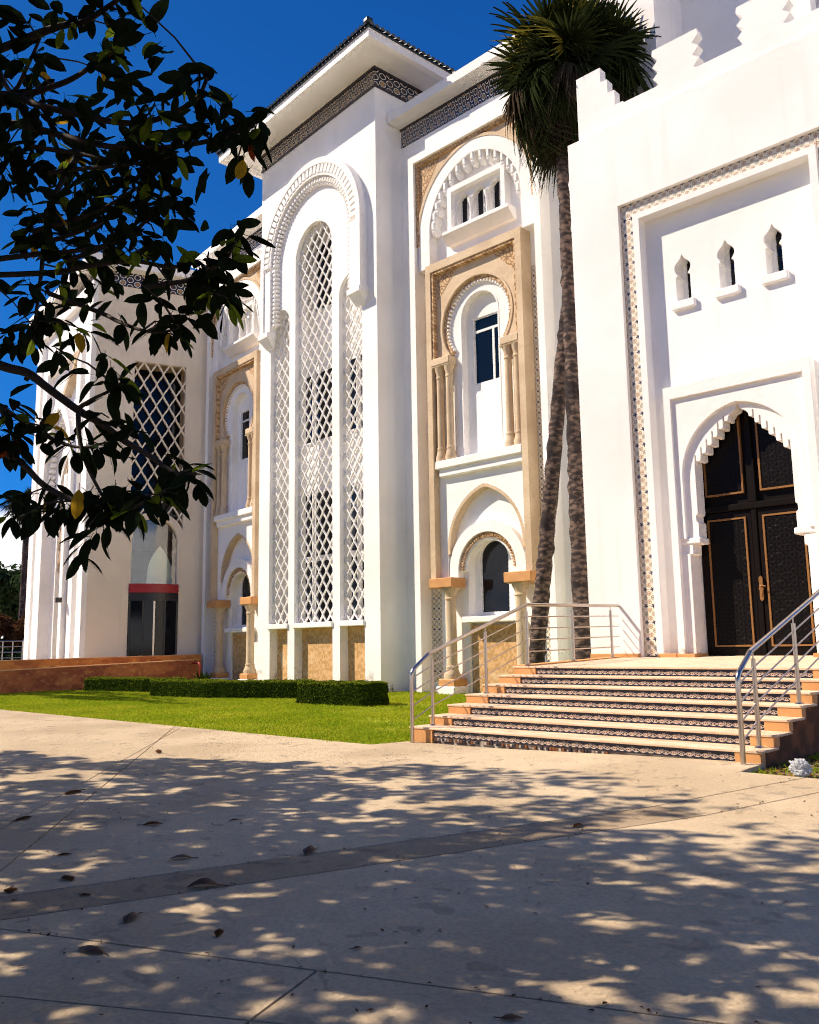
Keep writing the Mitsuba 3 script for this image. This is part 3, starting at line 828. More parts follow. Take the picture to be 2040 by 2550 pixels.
# ---- entrance block
en = f'{bld}__entrance_block'
PC = -6.57
wallE = sbox(-9.95, -0.2, -3.19, 12.65).difference(sbox(-8.78, -0.4, -4.36, 10.74))
add(en, 'front_wall', ext(wallE, 0, 0.45), 'plaster', R)
add(en, 'side_wall', cat(bx(-9.95, -9.5, 0.45, 4.0, -0.2, 12.65), bx(-3.64, -3.19, 0.45, 4.0, -0.2, 12.65), bx(-9.5, -3.64, 0.45, 4.0, 12.2, 12.6)), 'plaster', R)
for x0, x1 in ((-8.77, -8.44), (-4.70, -4.37)):
    tile_run(en, 'mosaic_tile', R, x0, x1, 0.1, 1.16, 10.40, 0.33, 0.33, 'mosaic', thick=0.05)
tile_run(en, 'mosaic_tile', R, -8.77, -4.37, 0.1, 10.405, 10.735, 0.33, 0.33, 'mosaic', thick=0.05)
bandE = sbox(-8.44, -0.2, -4.70, 10.41).difference(sbox(-8.30, -0.4, -4.84, 10.28))
add(en, 'inner_frame', ext(bandE, -0.02, 0.44), 'plaster', R)


def onion(cx):
    z0 = 8.3
    hw = 0.155
    pts = [(-hw, z0), (hw, z0), (hw, 8.86), (hw - 0.05, 8.88), (hw + 0.0, 8.93)]
    for t in np.linspace(-50, 55, 10):
        pts.append((0.175 * math.cos(math.radians(t)), 9.03 + 0.17 * math.sin(math.radians(t))))
    pts += [(0.05, 9.215), (0.0, 9.32)]
    left = [(-x, z) for x, z in pts[2:-1]][::-1]
    return affinity.translate(Polygon(pts + left).buffer(0), cx, 0)


KC = (-7.53, -6.615, -5.69)
onions = [onion(x) for x in KC]
panelE = sbox(-8.31, -0.2, -4.83, 10.29).difference(sbox(-7.9, -1, -5.24, 6.3))
for q in onions:
    panelE = panelE.difference(q)
add(en, 'recess_panel', ext(panelE, 0.26, 0.6), 'plaster', R)
for x, q in zip(KC, onions):
    add(en, 'keyhole_frame', ext(sbox(x - 0.22, 8.28, x + 0.22, 9.36).difference(sbox(x - 0.06, 8.32, x + 0.16, 9.3)), 0.585, 0.64), 'window_white', R)
    add(en, 'keyhole_pane', bx(x - 0.07, x + 0.17, 0.62, 0.65, 8.3, 9.32), 'dark_glass', R)
    add(en, 'keyhole_sill', bx(x - 0.25, x + 0.25, 0.17, 0.3, 8.13, 8.3, 0.015), 'plaster', R)
# portal
pf = sbox(-8.0, -0.2, -5.14, 6.5).difference(sbox(-7.86, -1, -5.28, 6.25))
add(en, 'portal_frame', ext(pf, 0.0, 0.5), 'plaster_low', R)
relief = pointed_arch(PC, 1.16, -1, 4.65, 5.96)
face = sbox(-7.87, 3.42, -5.27, 6.26).difference(relief)
add(en, 'portal_face', ext(face, 0.07, 0.5), 'plaster', R)
# stepped and notched opening
L = [(0.93, 4.92), (0.80, 5.06), (0.68, 5.20), (0.555, 5.34), (0.43, 5.48), (0.31, 5.62)]
stair = [(0.93, 3.42), (0.93, 3.72), (0.97, 3.76), (0.97, 3.86), (0.93, 3.9)]
right = stair + [(0.93, 4.92)]
for i, (x, z) in enumerate(L):
    nx = L[i + 1][0] if i + 1 < len(L) else 0.2
    nz = L[i + 1][1] if i + 1 < len(L) else 5.7
    right += [(x - 0.005, z), (x - 0.005, z + 0.13), (x - 0.022, z + 0.155), (x - 0.04, z + 0.13), (x - 0.04, z + 0.015), (nx + 0.02, z + 0.015), (nx, z + 0.04)]
right += [(0.2, 5.70), (0.14, 5.78), (0.05, 5.82), (0.02, 5.93)]
ring = [(PC + x, z) for x, z in right] + [(PC - x, z) for x, z in right[::-1]]
scal = Polygon(ring).buffer(0)
inner_face = sbox(-7.8, 3.42, -5.34, 6.0).intersection(relief.buffer(0.02)).difference(scal)
add(en, 'scalloped_arch', ext(inner_face, 0.16, 0.5), 'plaster', R)
for sgn in (-1, 1):
    a, b = sorted((PC + sgn * 0.88, PC + sgn * 1.3))
    add(en, 'portal_bracket', cat(bx(a, b, 0.105, 0.5, 3.31, 3.43, 0.02), bx(*(sorted((PC + sgn * 1.04, PC + sgn * 1.3))), 0.13, 0.49, 3.1, 3.315, 0.02)), 'plaster', R)
    a, b = sorted((PC + sgn * 1.11, PC + sgn * 1.3))
    add(en, 'portal_jamb', bx(a, b, 0.1, 0.62, 1.0, 3.12), 'plaster_low', R)
    a, b = sorted((PC + sgn * 1.08, PC + sgn * 1.45))
    add(en, 'jamb_base', bx(a, b, -0.03, 0.55, 1.0, 1.2, 0.01), 'orange_stone', R)
add(en, 'wall_base', cat(bx(-9.96, -8.8, -0.025, 0.2, 1.0, 1.21, 0.01), bx(-8.42, -8.02, -0.045, 0.2, 1.0, 1.205, 0.01)), 'orange_stone', R)
add(en, 'wall_base', cat(bx(-5.13, -4.72, -0.045, 0.2, 1.0, 1.205, 0.01), bx(-4.34, -3.2, -0.025, 0.2, 1.0, 1.21, 0.01)), 'orange_stone', R)
# door
dp = f'{bld}__entrance_door'
Y = 0.58
add(dp, 'frame', cat(bx(PC - 1.16, PC + 1.16, Y + 0.05, Y + 0.16, 1.05, 6.1), bx(PC - 1.16, PC + 1.16, Y - 0.06, Y + 0.06, 3.93, 4.06, 0.02), bx(PC - 0.05, PC + 0.05, Y - 0.03, Y + 0.06, 1.1, 6.0, 0.01), bx(PC - 0.08, PC + 0.08, Y - 0.05, Y + 0.05, 4.06, 4.9, 0.01)), 'dark_wood', R)
for sgn in (-1, 1):
    a, b = sorted((PC + sgn * 0.06, PC + sgn * 1.1))
    add(dp, 'leaf', bx(a, b, Y + 0.0, Y + 0.05, 1.14, 3.92, 0.006), 'dark_wood', R)
    for (z0, z1), nm in (((1.33, 3.78), 'panel'), ((4.27, 5.9), 'transom_panel')):
        a, b = sorted((PC + sgn * 0.17, PC + sgn * 0.92))
        add(dp, nm, bx(a + 0.03, b - 0.03, Y - 0.012, Y + 0.02 if nm == 'panel' else Y + 0.06, z0 + 0.03, z1 - 0.03, 0.004), 'carved_wood', R)
        add(dp, nm.replace('panel', 'moulding'), ext(sbox(a - 0.012, z0 - 0.012, b + 0.012, z1 + 0.012).difference(sbox(a + 0.022, z0 + 0.022, b - 0.022, z1 - 0.022)), Y - 0.03, Y + 0.055), 'gilt', R)
pl = Polygon([(-0.035, -0.2), (0, -0.24), (0.035, -0.2), (0.03, -0.05), (0.045, 0), (0.03, 0.05), (0.035, 0.2), (0, 0.24), (-0.035, 0.2), (-0.03, 0.05), (-0.045, 0), (-0.03, -0.05)])
h = ext(affinity.translate(pl, PC + 0.05, 2.4), Y - 0.055, Y - 0.02)
add(dp, 'handle', cat(h, tube([[PC + 0.05, Y - 0.05, 2.45], [PC + 0.05, Y - 0.11, 2.45], [PC + 0.11, Y - 0.115, 2.45], [PC + 0.16, Y - 0.11, 2.43]], 0.013, 8), bx(PC + 0.03, PC + 0.07, Y - 0.07, Y - 0.05, 2.25, 2.33, 0.008)), 'gilt', R, smooth=30)
# parapet and merlons
add(en, 'parapet', bx(-9.69, -3.2, 0.06, 0.38, 12.6, 13.1, 0.01), 'plaster', R)


def merlon(u0, u1, zt):
    w = u1 - u0
    n = 3
    h = (zt - 13.06) / (n + 0.3)
    right, left = [], []
    for k in range(n):
        z = 13.06 + 0.3 * h + k * h
        right += [(u1 - 0.14, z), (u1 + 0.0, z + 0.55 * h)]
        left += [(u0 + 0.14, z), (u0 - 0.0, z + 0.55 * h)]
    pts = [(u0, 13.06), (u1, 13.06)] + right + [(u1 - 0.02, zt), (u0 + 0.02, zt)] + left[::-1]
    return Polygon(pts)


st = Polygon([(-9.69, 13.0), (-8.55, 13.0), (-8.55, 13.14), (-8.74, 13.14), (-8.74, 13.5), (-8.91, 13.5), (-8.91, 13.84), (-9.07, 13.84), (-9.07, 14.2), (-9.69, 14.2)])
add(en, 'merlon', ext(st, 0.065, 0.3), 'plaster', R)
add(en, 'merlon', ext(merlon(-7.82, -6.78, 13.95), 0.065, 0.3), 'plaster', R)
add(en, 'merlon', ext(merlon(-5.98, -4.95, 13.95), 0.065, 0.3), 'plaster', R)
add(en, 'merlon', ext(merlon(-4.15, -3.2, 13.95), 0.065, 0.3), 'plaster', R)
# upper storey behind the parapet
up = f'{bld}__upper_storey'
add(up, 'projecting_wall', bx(-11.3, -9.05, 2.9, 5.2, 10, 26), 'plaster', R)
add(up, 'wall', bx(-9.06, 3, 5.0, 5.4, 10, 26), 'plaster', R)
tile_run(up, 'frieze_tile', R, -8.9, -4.94, 4.97, 18.6, 19.26, 0.66, 0.66, 'frieze_tile', thick=0.03)

# ------------------------------------------------------------------ steps
ST = thing('staircase', 'wide flight of stone steps with dark patterned tile risers leading up to the entrance door', 'stairs')
XL, XR, Y0, Z0, TR, RI = -9.0, -4.33, 9.95, 0.22, 0.448, 0.1385
BL, BR = -9.42, -4.06
riser_s = {}
for k in range(7):
    y, z = Y0 + k * TR, Z0 + k * RI
    last = k == 6
    tr = add(ST, 'tread', bx(BL - 0.02, BR + 0.02, y - 0.035, y + TR + 0.02, z - 0.03, z, 0.005) if not last else bx(BL - 0.02, BR + 0.02, y - 0.035, y + 0.5, z - 0.03, z, 0.005), 'tread_stone')
    rz0 = z - RI if k else 0.03
    add(ST, 'step_core', bx(BL + 0.03, BR - 0.03, y + 0.02, y + TR + 0.1 if not last else 16.05, -0.1, z - 0.03), 'mortar')
    s = shared('riser', lambda: bx(0.001, 0.199, 0, 0.025, 0.0, 0.103, 0.002), 'riser_tile', uv=True)
    for i in range(23):
        put(ST, 'riser_tile', s, WORLD, T4().translate([XL + 0.035 + i * 0.2, y + 0.0, z - 0.134]))
    for a, b in ((BL, XL + 0.03), (XR - 0.03, BR)):
        add(ST, 'end_block', bx(a, b, y - 0.004 - 0.02, y + 0.1, (z - RI - 0.001) if k else -0.05, z - 0.03, 0.004), 'orange_stone')
for i in range(60):
    if rng.random() < 0.8:
        a = XL + 0.05 + i * 0.05
        add(ST, 'mosaic_chip', bx(a, a + 0.04, Y0 - 0.004, Y0 + 0.03, 0.03 + 0.004 * rng.random(), 0.075, 0.003), ['dark_band', 'flank', 'mortar'][int(rng.integers(0, 3))])
add(ST, 'side_wall', ext(Polygon([(10.0, -0.1), (16.0, -0.1), (16.0, 0.99)] + sum([[(Y0 + k * TR + TR, Z0 + k * RI - 0.032), (Y0 + k * TR + 0.03, Z0 + k * RI - 0.032)] for k in range(6, -1, -1)], [])[1:]).buffer(0), 0, 0.05).apply_transform(np.array([[0, 1, 0, BR - 0.055], [1, 0, 0, 0], [0, 0, 1, 0], [0, 0, 0, 1.0]])), 'flank')
# platform, rising slightly to the wall
v = np.array([[BL, 12.9, 1.049], [BR, 12.9, 1.049], [BR, 16.7, 1.15], [BL, 16.7, 1.15], [BL, 12.9, 0.9], [BR, 12.9, 0.9], [BR, 16.7, 0.9], [BL, 16.7, 0.9]])
add(ST, 'landing', trimesh.convex.convex_hull(v), 'tread_stone')
v = v.copy()
v[:, 0] = np.where(v[:, 0] < -7, BL - 0.02, BL + 0.22)
v[:4, 2] += 0.02
v[[0, 1], 1], v[[4, 5], 1] = 12.63, 12.63
add(ST, 'landing_edge', trimesh.convex.convex_hull(v), 'orange_stone')
add(ST, 'landing_wall', bx(BL + 0.02, BL + 0.2, 13.0, 16.02, -0.1, 0.95), 'orange_stone')


def railing(key, x, mirrored):
    """Stainless railing: newel at the foot, raking rail, posts and four rods; level part along the landing."""
    ang = RI / TR
    zt = lambda y: Z0 + (y - Y0) * ang
    s = 1 if not mirrored else -1
    yb, yt = Y0 - 0.17, 12.78
    zb, ztop = 0.98, zt(yt) + 1.02
    path = smooth_path([[x, yb, -0.02], [x, yb, 0.5], [x, yb, 0.94], [x, yb + 0.03, 1.06], [x, yb + 0.12, 1.13], [x, yb + 0.4, zt(yb + 0.4) + 1.02]], 5)
    add(key, 'newel', tube(path, 0.03, 12), 'steel', smooth=60)
    add(key, 'handrail', tube([[x, yb + 0.38, zt(yb + 0.38) + 1.02], [x, yt - 0.02, ztop], [x, yt + 0.05, ztop + 0.012], [x, 15.98, ztop + 0.06]], 0.032, 12), 'steel', smooth=60)
    base = lambda y: (zt(y) if y < yt - .2 else 1.08) if False else None
    posts = [(Y0 + 0.3, Z0), (Y0 + 0.3 + TR * 3, Z0 + 3 * RI), (yt, 1.07), (14.25, 1.11), (15.65, 1.15)]
    for y, z0 in posts:
        zz = (zt(y) + 1.02 if y <= yt else ztop + 0.02 + (y - yt) * 0.014)
        add(key, 'post', cat(tube([[x, y, z0], [x, y, zz - 0.1]], 0.027, 12), tube([[x, y, zz - 0.1], [x, y, zz - 0.01]], 0.009, 8), lathe([(0, 0.025), (0.035, 0.025), (0.06, 0.0), (0, 0)], 14).apply_translation([x, y, z0])), 'steel', smooth=50)
    for k in range(4):
        d = 0.2 + 0.205 * k
        add(key, 'rod', tube([[x, yb + 0.01, zt(yb) + 1.0 - d - 0.02], [x, Y0 + 0.3, zt(Y0 + 0.3) + 1.02 - d], [x, yt, ztop - d], [x, 15.95, ztop + 0.05 - d]], 0.011, 8), 'steel', smooth=60)


rl = thing('railing', 'stainless steel railing on the left side of the steps and the landing', 'railing')
railing(rl, -9.24, False)
rr = thing('railing', 'stainless steel railing on the right side of the steps, cut by the picture edge', 'railing')
railing(rr, -4.2, True)

# ------------------------------------------------------------------ ground
add('', 'ground', flat(sbox(-700, -700, 700, 700), -0.5, -0.12), 'far_ground', label='open ground around the building', kind='structure')
pv = 'paving'
area = sbox(-34, -12, 14, 9.25).union(Polygon([(-9.6, 9.2), (-9.45, 9.9), (-4.05, 9.98), (-3.98, 8.9), (-9, 8.5)]))


def cut(p, q, w):
    p, q = np.array(p, float), np.array(q, float)
    d = (q - p) / np.linalg.norm(q - p)
    return LineString([p - d * 60, q + d * 60]).buffer(w, cap_style=2)


jA, jB = ((-5.44, 2.74), (-3.96, 7.35)), ((-4.95, 2.61), (-3.75, 6.31))
jC, jD = ((-4.96, 2.05), (-1.98, 3.27)), ((-3.68, 1.87), (-2.9, 2.3))
jJ = ((-6.23, 2.56), (-10.6, 5.93))
jE = ((-7.61, 3.1), (-11.41, 6.41))
w = 0.008
strip_zone = cut(*jA, 0.02).union(cut(*jB, 0.02)).convex_hull.intersection(sbox(-6, 5.5, -2, 9))
below = Polygon([(-40, -12.3), (14, 9.82), (14, -40), (-40, -40)])
lineC = cut(*jC, w)
upper = area.difference(lineC)
parts_ = [g for g in upper.geoms]
slabs = []
for g in parts_:
    c = g.representative_point()
    if c.y > -0.0 + 2.05 + (c.x + 4.96) * 0.409:
        endcut = cut((-3.96, 7.35), (-3.0, 7.05), w).intersection(strip_zone)
        h = g.difference(cut(*jA, w)).difference(cut(*jB, w)).difference(endcut)
        for q in getattr(h, 'geoms', [h]):
            cx = q.representative_point()
            h2 = q
            if q.centroid.x < -8:
                h2 = q.difference(cut(*jJ, w)).difference(cut(*jE, w))
            slabs += list(getattr(h2, 'geoms', [h2]))
    else:
        h = g.difference(cut((-3.0, 2.2), (-2.2, 0.2), w)).difference(cut(*jD, w * 0.8))
        slabs += list(getattr(h, 'geoms', [h]))
mk = [(jA, jB)]
strip = cut(*jA, 0.001).union(cut(*jB, 0.001)).convex_hull


def hgt(x, y):
    # the paving rises a little towards the right-hand foot of the steps
    return 0.085 * np.clip((x + 8.0) / 3.5, 0, 1) * np.clip((y - 7.2) / 2.2, 0, 1)


for g in slabs:
    if g.geom_type != 'Polygon' or g.area < 0.02:
        continue
    m = flat(g, -0.11, 0.0)
    for _ in range(6):
        L_ = np.linalg.norm(m.vertices[m.edges_unique[:, 0]] - m.vertices[m.edges_unique[:, 1]], axis=1).max()
    vv = np.asarray(m.vertices)
    near = g.intersection(sbox(-10, 6.5, 15, 10.2))
    if not near.is_empty and g.intersects(sbox(-8, 7.2, 15, 10)):
        m = m.subdivide_to_size(0.7) if hasattr(m, 'subdivide_to_size') else m
        vv = np.asarray(m.vertices).copy()
        vv[:, 2] += hgt(vv[:, 0], vv[:, 1])
        m = trimesh.Trimesh(vv, m.faces, process=False)
    rp_ = g.representative_point()
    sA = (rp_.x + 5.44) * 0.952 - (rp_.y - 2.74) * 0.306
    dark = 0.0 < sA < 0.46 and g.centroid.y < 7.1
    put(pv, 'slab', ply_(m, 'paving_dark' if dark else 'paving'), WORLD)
add(pv, 'joint_bed', flat(area, -0.115, -0.012), 'joint')
labels[pv] = dict(label='pale concrete paving in large slabs', kind='structure')

lawn_poly = Polygon([(-40, 9.26), (-9.55, 9.26), (-9.5, 13), (-9.5, 21.5), (-19, 20.7), (-20.5, 19.7), (-27, 20.3), (-28, 21.3), (-33, 21.9), (-34, 18), (-32.2, 12.5), (-40, 11)])
add('', 'lawn', flat(lawn_poly, -0.2, -0.03), 'lawn_soil', label='soil under the lawn', kind='structure')
dirt_poly = Polygon([(-4.03, 10.6), (-4.03, 9.75), (-4.12, 9.0), (-3.2, 9.12), (-1.0, 9.3), (6, 9.3), (6, 15), (-4.03, 15)])
add('', 'soil_bed', flat(dirt_poly, -0.2, 0.03), 'soil', label='bare soil strip beside the steps', kind='structure')


def blades(n, poly, h, wd, zf, rg, lean=0.5, den=None):
    x0, y0, x1, y1 = poly.bounds
    P = np.stack([rg.uniform(x0, x1, n), rg.uniform(y0, y1, n)], 1)
    P = P[shapely.contains_xy(poly, P[:, 0], P[:, 1])]
    if den is not None:
        P = P[rg.random(len(P)) < den(P)]
    n = len(P)
    a = rg.uniform(0, 2 * PI, n)
    d = np.stack([np.cos(a), np.sin(a)], 1)
    hh = h * rg.uniform(0.5, 1.3, n)
    ln = hh[:, None] * lean * rg.normal(0, 1, (n, 2))
    z = np.full(n, zf)
    A = np.column_stack([P - d * wd / 2, z])
    B = np.column_stack([P + d * wd / 2, z])
    C = np.column_stack([P + ln, z + hh])
    v = np.stack([A, B, C], 1).reshape(-1, 3)
    return trimesh.Trimesh(v, np.arange(3 * n).reshape(-1, 3), process=False)


vis = Polygon([(-33, 9.3), (-9.56, 9.3), (-9.55, 20.3), (-19, 20.5), (-34, 22)]).intersection(lawn_poly)
labels['grass'] = dict(label='short mown green lawn between the paving and the building', category='grass', kind='stuff')
patch = lambda P, k: meshkit.fbm(np.column_stack([P * 0.8, P[:, 0] * 0 + k]), 4, 90)
edge = vis.union(unary_union([Point(x, 9.24 + 0.03 * math.sin(x * 9.1) + 0.02 * math.sin(x * 23.7)).buffer(0.05 + 0.03 * math.sin(x * 5.3)) for x in np.arange(-32, -9.6, 0.16)]))
for i, (mname, cnt, den) in enumerate((('grass_a', 190000, lambda P: np.clip(1.6 - 1.6 * patch(P, 0), 0.1, 1)), ('grass_b', 170000, lambda P: np.clip((patch(P, 4) - 0.38) * 4, 0.05, 1)), ('grass_c', 190000, lambda P: np.clip((patch(P, 8) - 0.40) * 5, 0.06, 1)), ('dry_leaf', 14000, lambda P: np.clip((patch(P, 12) - 0.5) * 5, 0.05, 1)))):
    rg = np.random.default_rng(20 + i)
    add('grass', 'blades', blades(cnt, edge, 0.05 if i < 3 else 0.03, 0.02, -0.03, rg, 0.8, den=den), mname, kind='stuff')
labels['weeds'] = dict(label='sparse grass and fallen yellow leaves on the soil beside the right end of the steps', category='weeds', kind='stuff')
rg = np.random.default_rng(31)
dv = Polygon([(-4.0, 11.5), (-4.0, 9.8), (-4.08, 9.06), (-3.2, 9.18), (0, 9.4), (0, 12)])
add('weeds', 'blades', blades(9000, dv, 0.05, 0.016, 0.03, rg, 0.9, den=lambda P: 0.25 + 0.75 * (meshkit.noise(np.column_stack([P * 2.5, P[:, 0] * 0])) > 0.5)), 'grass_c', kind='stuff')
add('weeds', 'blades', blades(2500, dv, 0.02, 0.05, 0.032, rg, 1.8), 'dry_leaf', kind='stuff')
add('weeds', 'blades', blades(900, dv, 0.02, 0.05, 0.034, rg, 1.8), 'ficus_leaf_yellow', kind='stuff')


# ------------------------------------------------------------------ leaf clouds
def leaf_cloud(P, N, size, rg, aspect=0.45, jitter=0.6):
    """Small folded leaves (4 triangles) at the points P, facing about N."""
    n = len(P)
    N = N + rg.normal(0, jitter, (n, 3))
    N /= np.linalg.norm(N, axis=1, keepdims=True)
    a = rg.normal(0, 1, (n, 3))
    d = np.cross(N, a)
    d /= np.linalg.norm(d, axis=1, keepdims=True)
    s = np.cross(N, d)
    L = (size * rg.uniform(0.6, 1.25, n))[:, None]
    p0, p1 = P - d * L / 2, P + d * L / 2
    q0, q1 = P + s * L * aspect / 2 + N * L * 0.08, P - s * L * aspect / 2 + N * L * 0.08
    v = np.stack([p0, q0, p1, q1], 1).reshape(-1, 3)
    k = np.arange(n)[:, None] * 4
    f = np.concatenate([k + np.array([0, 1, 2]), k + np.array([0, 2, 3])])
    return trimesh.Trimesh(v, f, process=False)


def hedge(label, x0, y0, x1, y1, wd, h, seed, curve=0.0):
    key = thing('hedge', label, 'hedge', None)
    rg = np.random.default_rng(seed)
    p, q = np.array([x0, y0]), np.array([x1, y1])
    ax = (q - p)
    Ln = np.linalg.norm(ax)
    ax /= Ln
    nx = np.array([-ax[1], ax[0]])
    mid = LineString([p + ax * wd / 2, (p + q) / 2 + nx * curve, q - ax * wd / 2])
    foot = mid.buffer(wd / 2, quad_segs=8)
    inner = foot.buffer(-0.05)
    add(key, 'twigs', flat(inner, -0.02, h - 0.05), 'hedge_a')
    cnt = 26000
    # top
    bx0, by0, bx1, by1 = foot.bounds
    T = np.stack([rg.uniform(bx0, bx1, 20000), rg.uniform(by0, by1, 20000)], 1)
    T = T[shapely.contains_xy(foot, T[:, 0], T[:, 1])][:9000]
    zt = h + 0.07 * (meshkit.fbm(np.column_stack([T * 3, T[:, 0] * 0]), 3, seed) - 0.5) * 2 - rg.uniform(0, 0.05, len(T))
    PT = np.column_stack([T, zt])
    t = rg.random(14000) * foot.exterior.length
    S = shapely.line_interpolate_point(foot.exterior, t)
    S2 = shapely.line_interpolate_point(foot.exterior, (t + 0.02) % foot.exterior.length)
    xy, xy2 = shapely.get_coordinates(S), shapely.get_coordinates(S2)
    dd = xy2 - xy
    nn = np.stack([dd[:, 1], -dd[:, 0]], 1)
    nn /= np.linalg.norm(nn, axis=1, keepdims=True) + 1e-9
    if not foot.exterior.is_ccw:
        nn = -nn
    z = rg.uniform(0, h, len(xy))
    bump = 0.09 * (meshkit.fbm(np.column_stack([xy * 3, z * 3]), 3, seed + 1) - 0.5) * 2 - rg.uniform(0, 0.05, len(xy)) - 0.12 * np.clip((z - h + 0.12) / 0.12, 0, 1) ** 2
    PS = np.column_stack([xy + nn * bump[:, None], z])
    NS = np.column_stack([nn, nn[:, 0] * 0 + 0.2])
    P = np.vstack([PT, PS])
    N = np.vstack([np.tile([0, 0, 1.0], (len(PT), 1)), NS])
    lit_top = rg.random(len(P)) < np.where(np.arange(len(P)) < len(PT), 0.8, 0.10)  # mostly on top: sunlight there is painted as a lighter leaf colour
    add(key, 'foliage', leaf_cloud(P[~lit_top], N[~lit_top], 0.05, rg, 0.6, 0.5), 'hedge_a', kind='stuff')
    add(key, 'lit_leaves', leaf_cloud(P[lit_top], N[lit_top], 0.045, rg, 0.6, 0.5), 'hedge_b', kind='stuff')


hedge('low clipped hedge with rounded ends in front of the tower, nearest of the three hedges', -18.4, 15.25, -15.6, 15.5, 1.0, 0.54, 41)
hedge('long low clipped hedge in deep shade, the middle one of the three hedges', -25.6, 15.1, -19.7, 16.7, 1.1, 0.48, 42, curve=-0.5)
hedge('short low clipped hedge in front of the red ramp wall, farthest of the three hedges', -31.0, 15.6, -26.4, 16.6, 1.0, 0.45, 43)

# ------------------------------------------------------------------ ramp walls, red pipe, agave
def wall_line(name, label, pts, tops, thick, cap):
    key = thing(name, label, 'wall')
    ms, cs = [], []
    for (p, q, za, zb) in zip(pts[:-1], pts[1:], tops[:-1], tops[1:]):
        p, q = np.array(p), np.array(q)
        d = (q - p) / np.linalg.norm(q - p)
        n_ = np.array([-d[1], d[0]]) * thick / 2
        def prism(o, z0a, z0b, z1a, z1b):
            c = [(p + n_ * o), (p - n_ * o), (q - n_ * o), (q + n_ * o)]
            zz0, zz1 = [z0a, z0a, z0b, z0b], [z1a, z1a, z1b, z1b]
            return trimesh.convex.convex_hull(np.array([[*a, z] for a, z in zip(c, zz0)] + [[*a, z] for a, z in zip(c, zz1)]))
        ms.append(prism(1, -0.2, -0.2, za - 0.03, zb - 0.03))
        cs.append(prism(1.15, za - 0.03, zb - 0.03, za, zb))
    add(key, 'wall', cat(ms), 'sunlit_red_wall' if tops[0] > 1 else 'red_wall')
    add(key, 'coping', cat(cs), 'wall_cap')


wall_line('ramp_wall', 'low red rendered ramp wall rising to the right behind the lawn, the nearer of two', [(-29.4, 4.5), (-31.76, 12.71), (-32.1, 20.8)], [0.6, 0.8, 1.0], 0.2, 0.02)
wall_line('ramp_wall', 'red rendered wall with an orange top behind the nearer ramp wall, in front of the glazed door', [(-31.2, 4.5), (-33.3, 12.7), (-33.0, 21.6)], [1.05, 1.12, 1.2], 0.2, 0.02)
rp_key = thing('red_pipe', 'short bent red pipe beside the end of the red ramp wall', 'pipe')
add(rp_key, 'pipe', tube(smooth_path([[-32.05, 20.65, 0.84], [-31.4, 20.4, 0.86], [-31.1, 20.36, 0.8], [-31.05, 20.36, 0.4], [-31.05, 20.36, -0.1]], 5), 0.05, 10), 'red_pipe', smooth=60)
ag = thing('agave', 'small dark spiky agave plant at the foot of the stone column by the ramp wall', 'plant')
rg = np.random.default_rng(5)
for k in range(22):
    a, t = rg.uniform(0, 2 * PI), rg.uniform(0.25, 1.3)
    L_ = rg.uniform(0.35, 0.6)
    d = np.array([math.cos(a) * math.cos(t), math.sin(a) * math.cos(t), math.sin(t)])
    b = np.array([-30.7 + rg.uniform(-0.4, 0.4), 20.3 + rg.uniform(-0.1, 0.1), 0.15])
    add(ag, 'leaf', tube([b, b + d * L_ * 0.5, b + d * L_ + [0, 0, -0.03]], [0.035, 0.03, 0.002], 6), 'hedge_a')

# ------------------------------------------------------------------ palms


def fan(rg, n_seg, R_, droop, spread, petiole):
    """A fan leaf: stalk along +x, folded segments drooping at the tips."""
    ms = [tube([[0, 0, 0], [petiole * 0.5, 0, 0.04 * petiole], [petiole, 0, 0]], [0.02, 0.016, 0.012], 5)]
    for i in range(n_seg):
        a = math.radians(-spread + 2 * spread * i / (n_seg - 1) + rg.normal(0, 1.5))
        L_ = R_ * (0.72 + 0.28 * math.cos(a * 0.8)) * rg.uniform(0.9, 1.08)
        t = np.array([0, 0.35, 0.62, 0.85, 1.0])
        wv = np.array([0.014, 0.042, 0.034, 0.014, 0.001]) * R_
        dz = -droop * t ** 2.2 * L_ * rg.uniform(0.6, 1.4)
        x, y = petiole + L_ * t * math.cos(a) * (1 - 0.2 * droop * t), L_ * t * math.sin(a) * (1 - 0.35 * droop * t)
        nx, ny = -math.sin(a), math.cos(a)
        c = np.stack([x, y, dz + 0.02], 1)
        l = np.stack([x + nx * wv, y + ny * wv, dz - 0.012], 1)
        r = np.stack([x - nx * wv, y - ny * wv, dz - 0.012], 1)
        v = np.vstack([l, c, r])
        f = []
        for k in range(4):
            f += [[k, k + 1, 5 + k + 1], [k, 5 + k + 1, 5 + k], [5 + k, 5 + k + 1, 10 + k + 1], [5 + k, 10 + k + 1, 10 + k]]
        ms.append(trimesh.Trimesh(v, np.array(f), process=False))
    return cat(ms)


rgf = np.random.default_rng(11)
FAN = {}
for nm, mat, args in (('g0', 'palm_green', (30, 0.95, 0.18, 130, 0.75)), ('g1', 'palm_green', (28, 0.9, 0.35, 125, 0.7)), ('g2', 'palm_green', (26, 0.85, 0.6, 120, 0.6)),
                      ('y0', 'palm_yellow', (26, 0.85, 0.9, 110, 0.6)), ('d0', 'palm_dead', (22, 0.85, 1.3, 60, 0.55)), ('d1', 'palm_dead', (20, 0.8, 1.0, 40, 0.5)), ('k0', 'palm_green', (20, 0.85, 1.2, 55, 0.55)), ('k1', 'palm_green', (22, 0.8, 1.0, 75, 0.5))):
    FAN[nm] = ply_(fan(rgf, *args), mat)


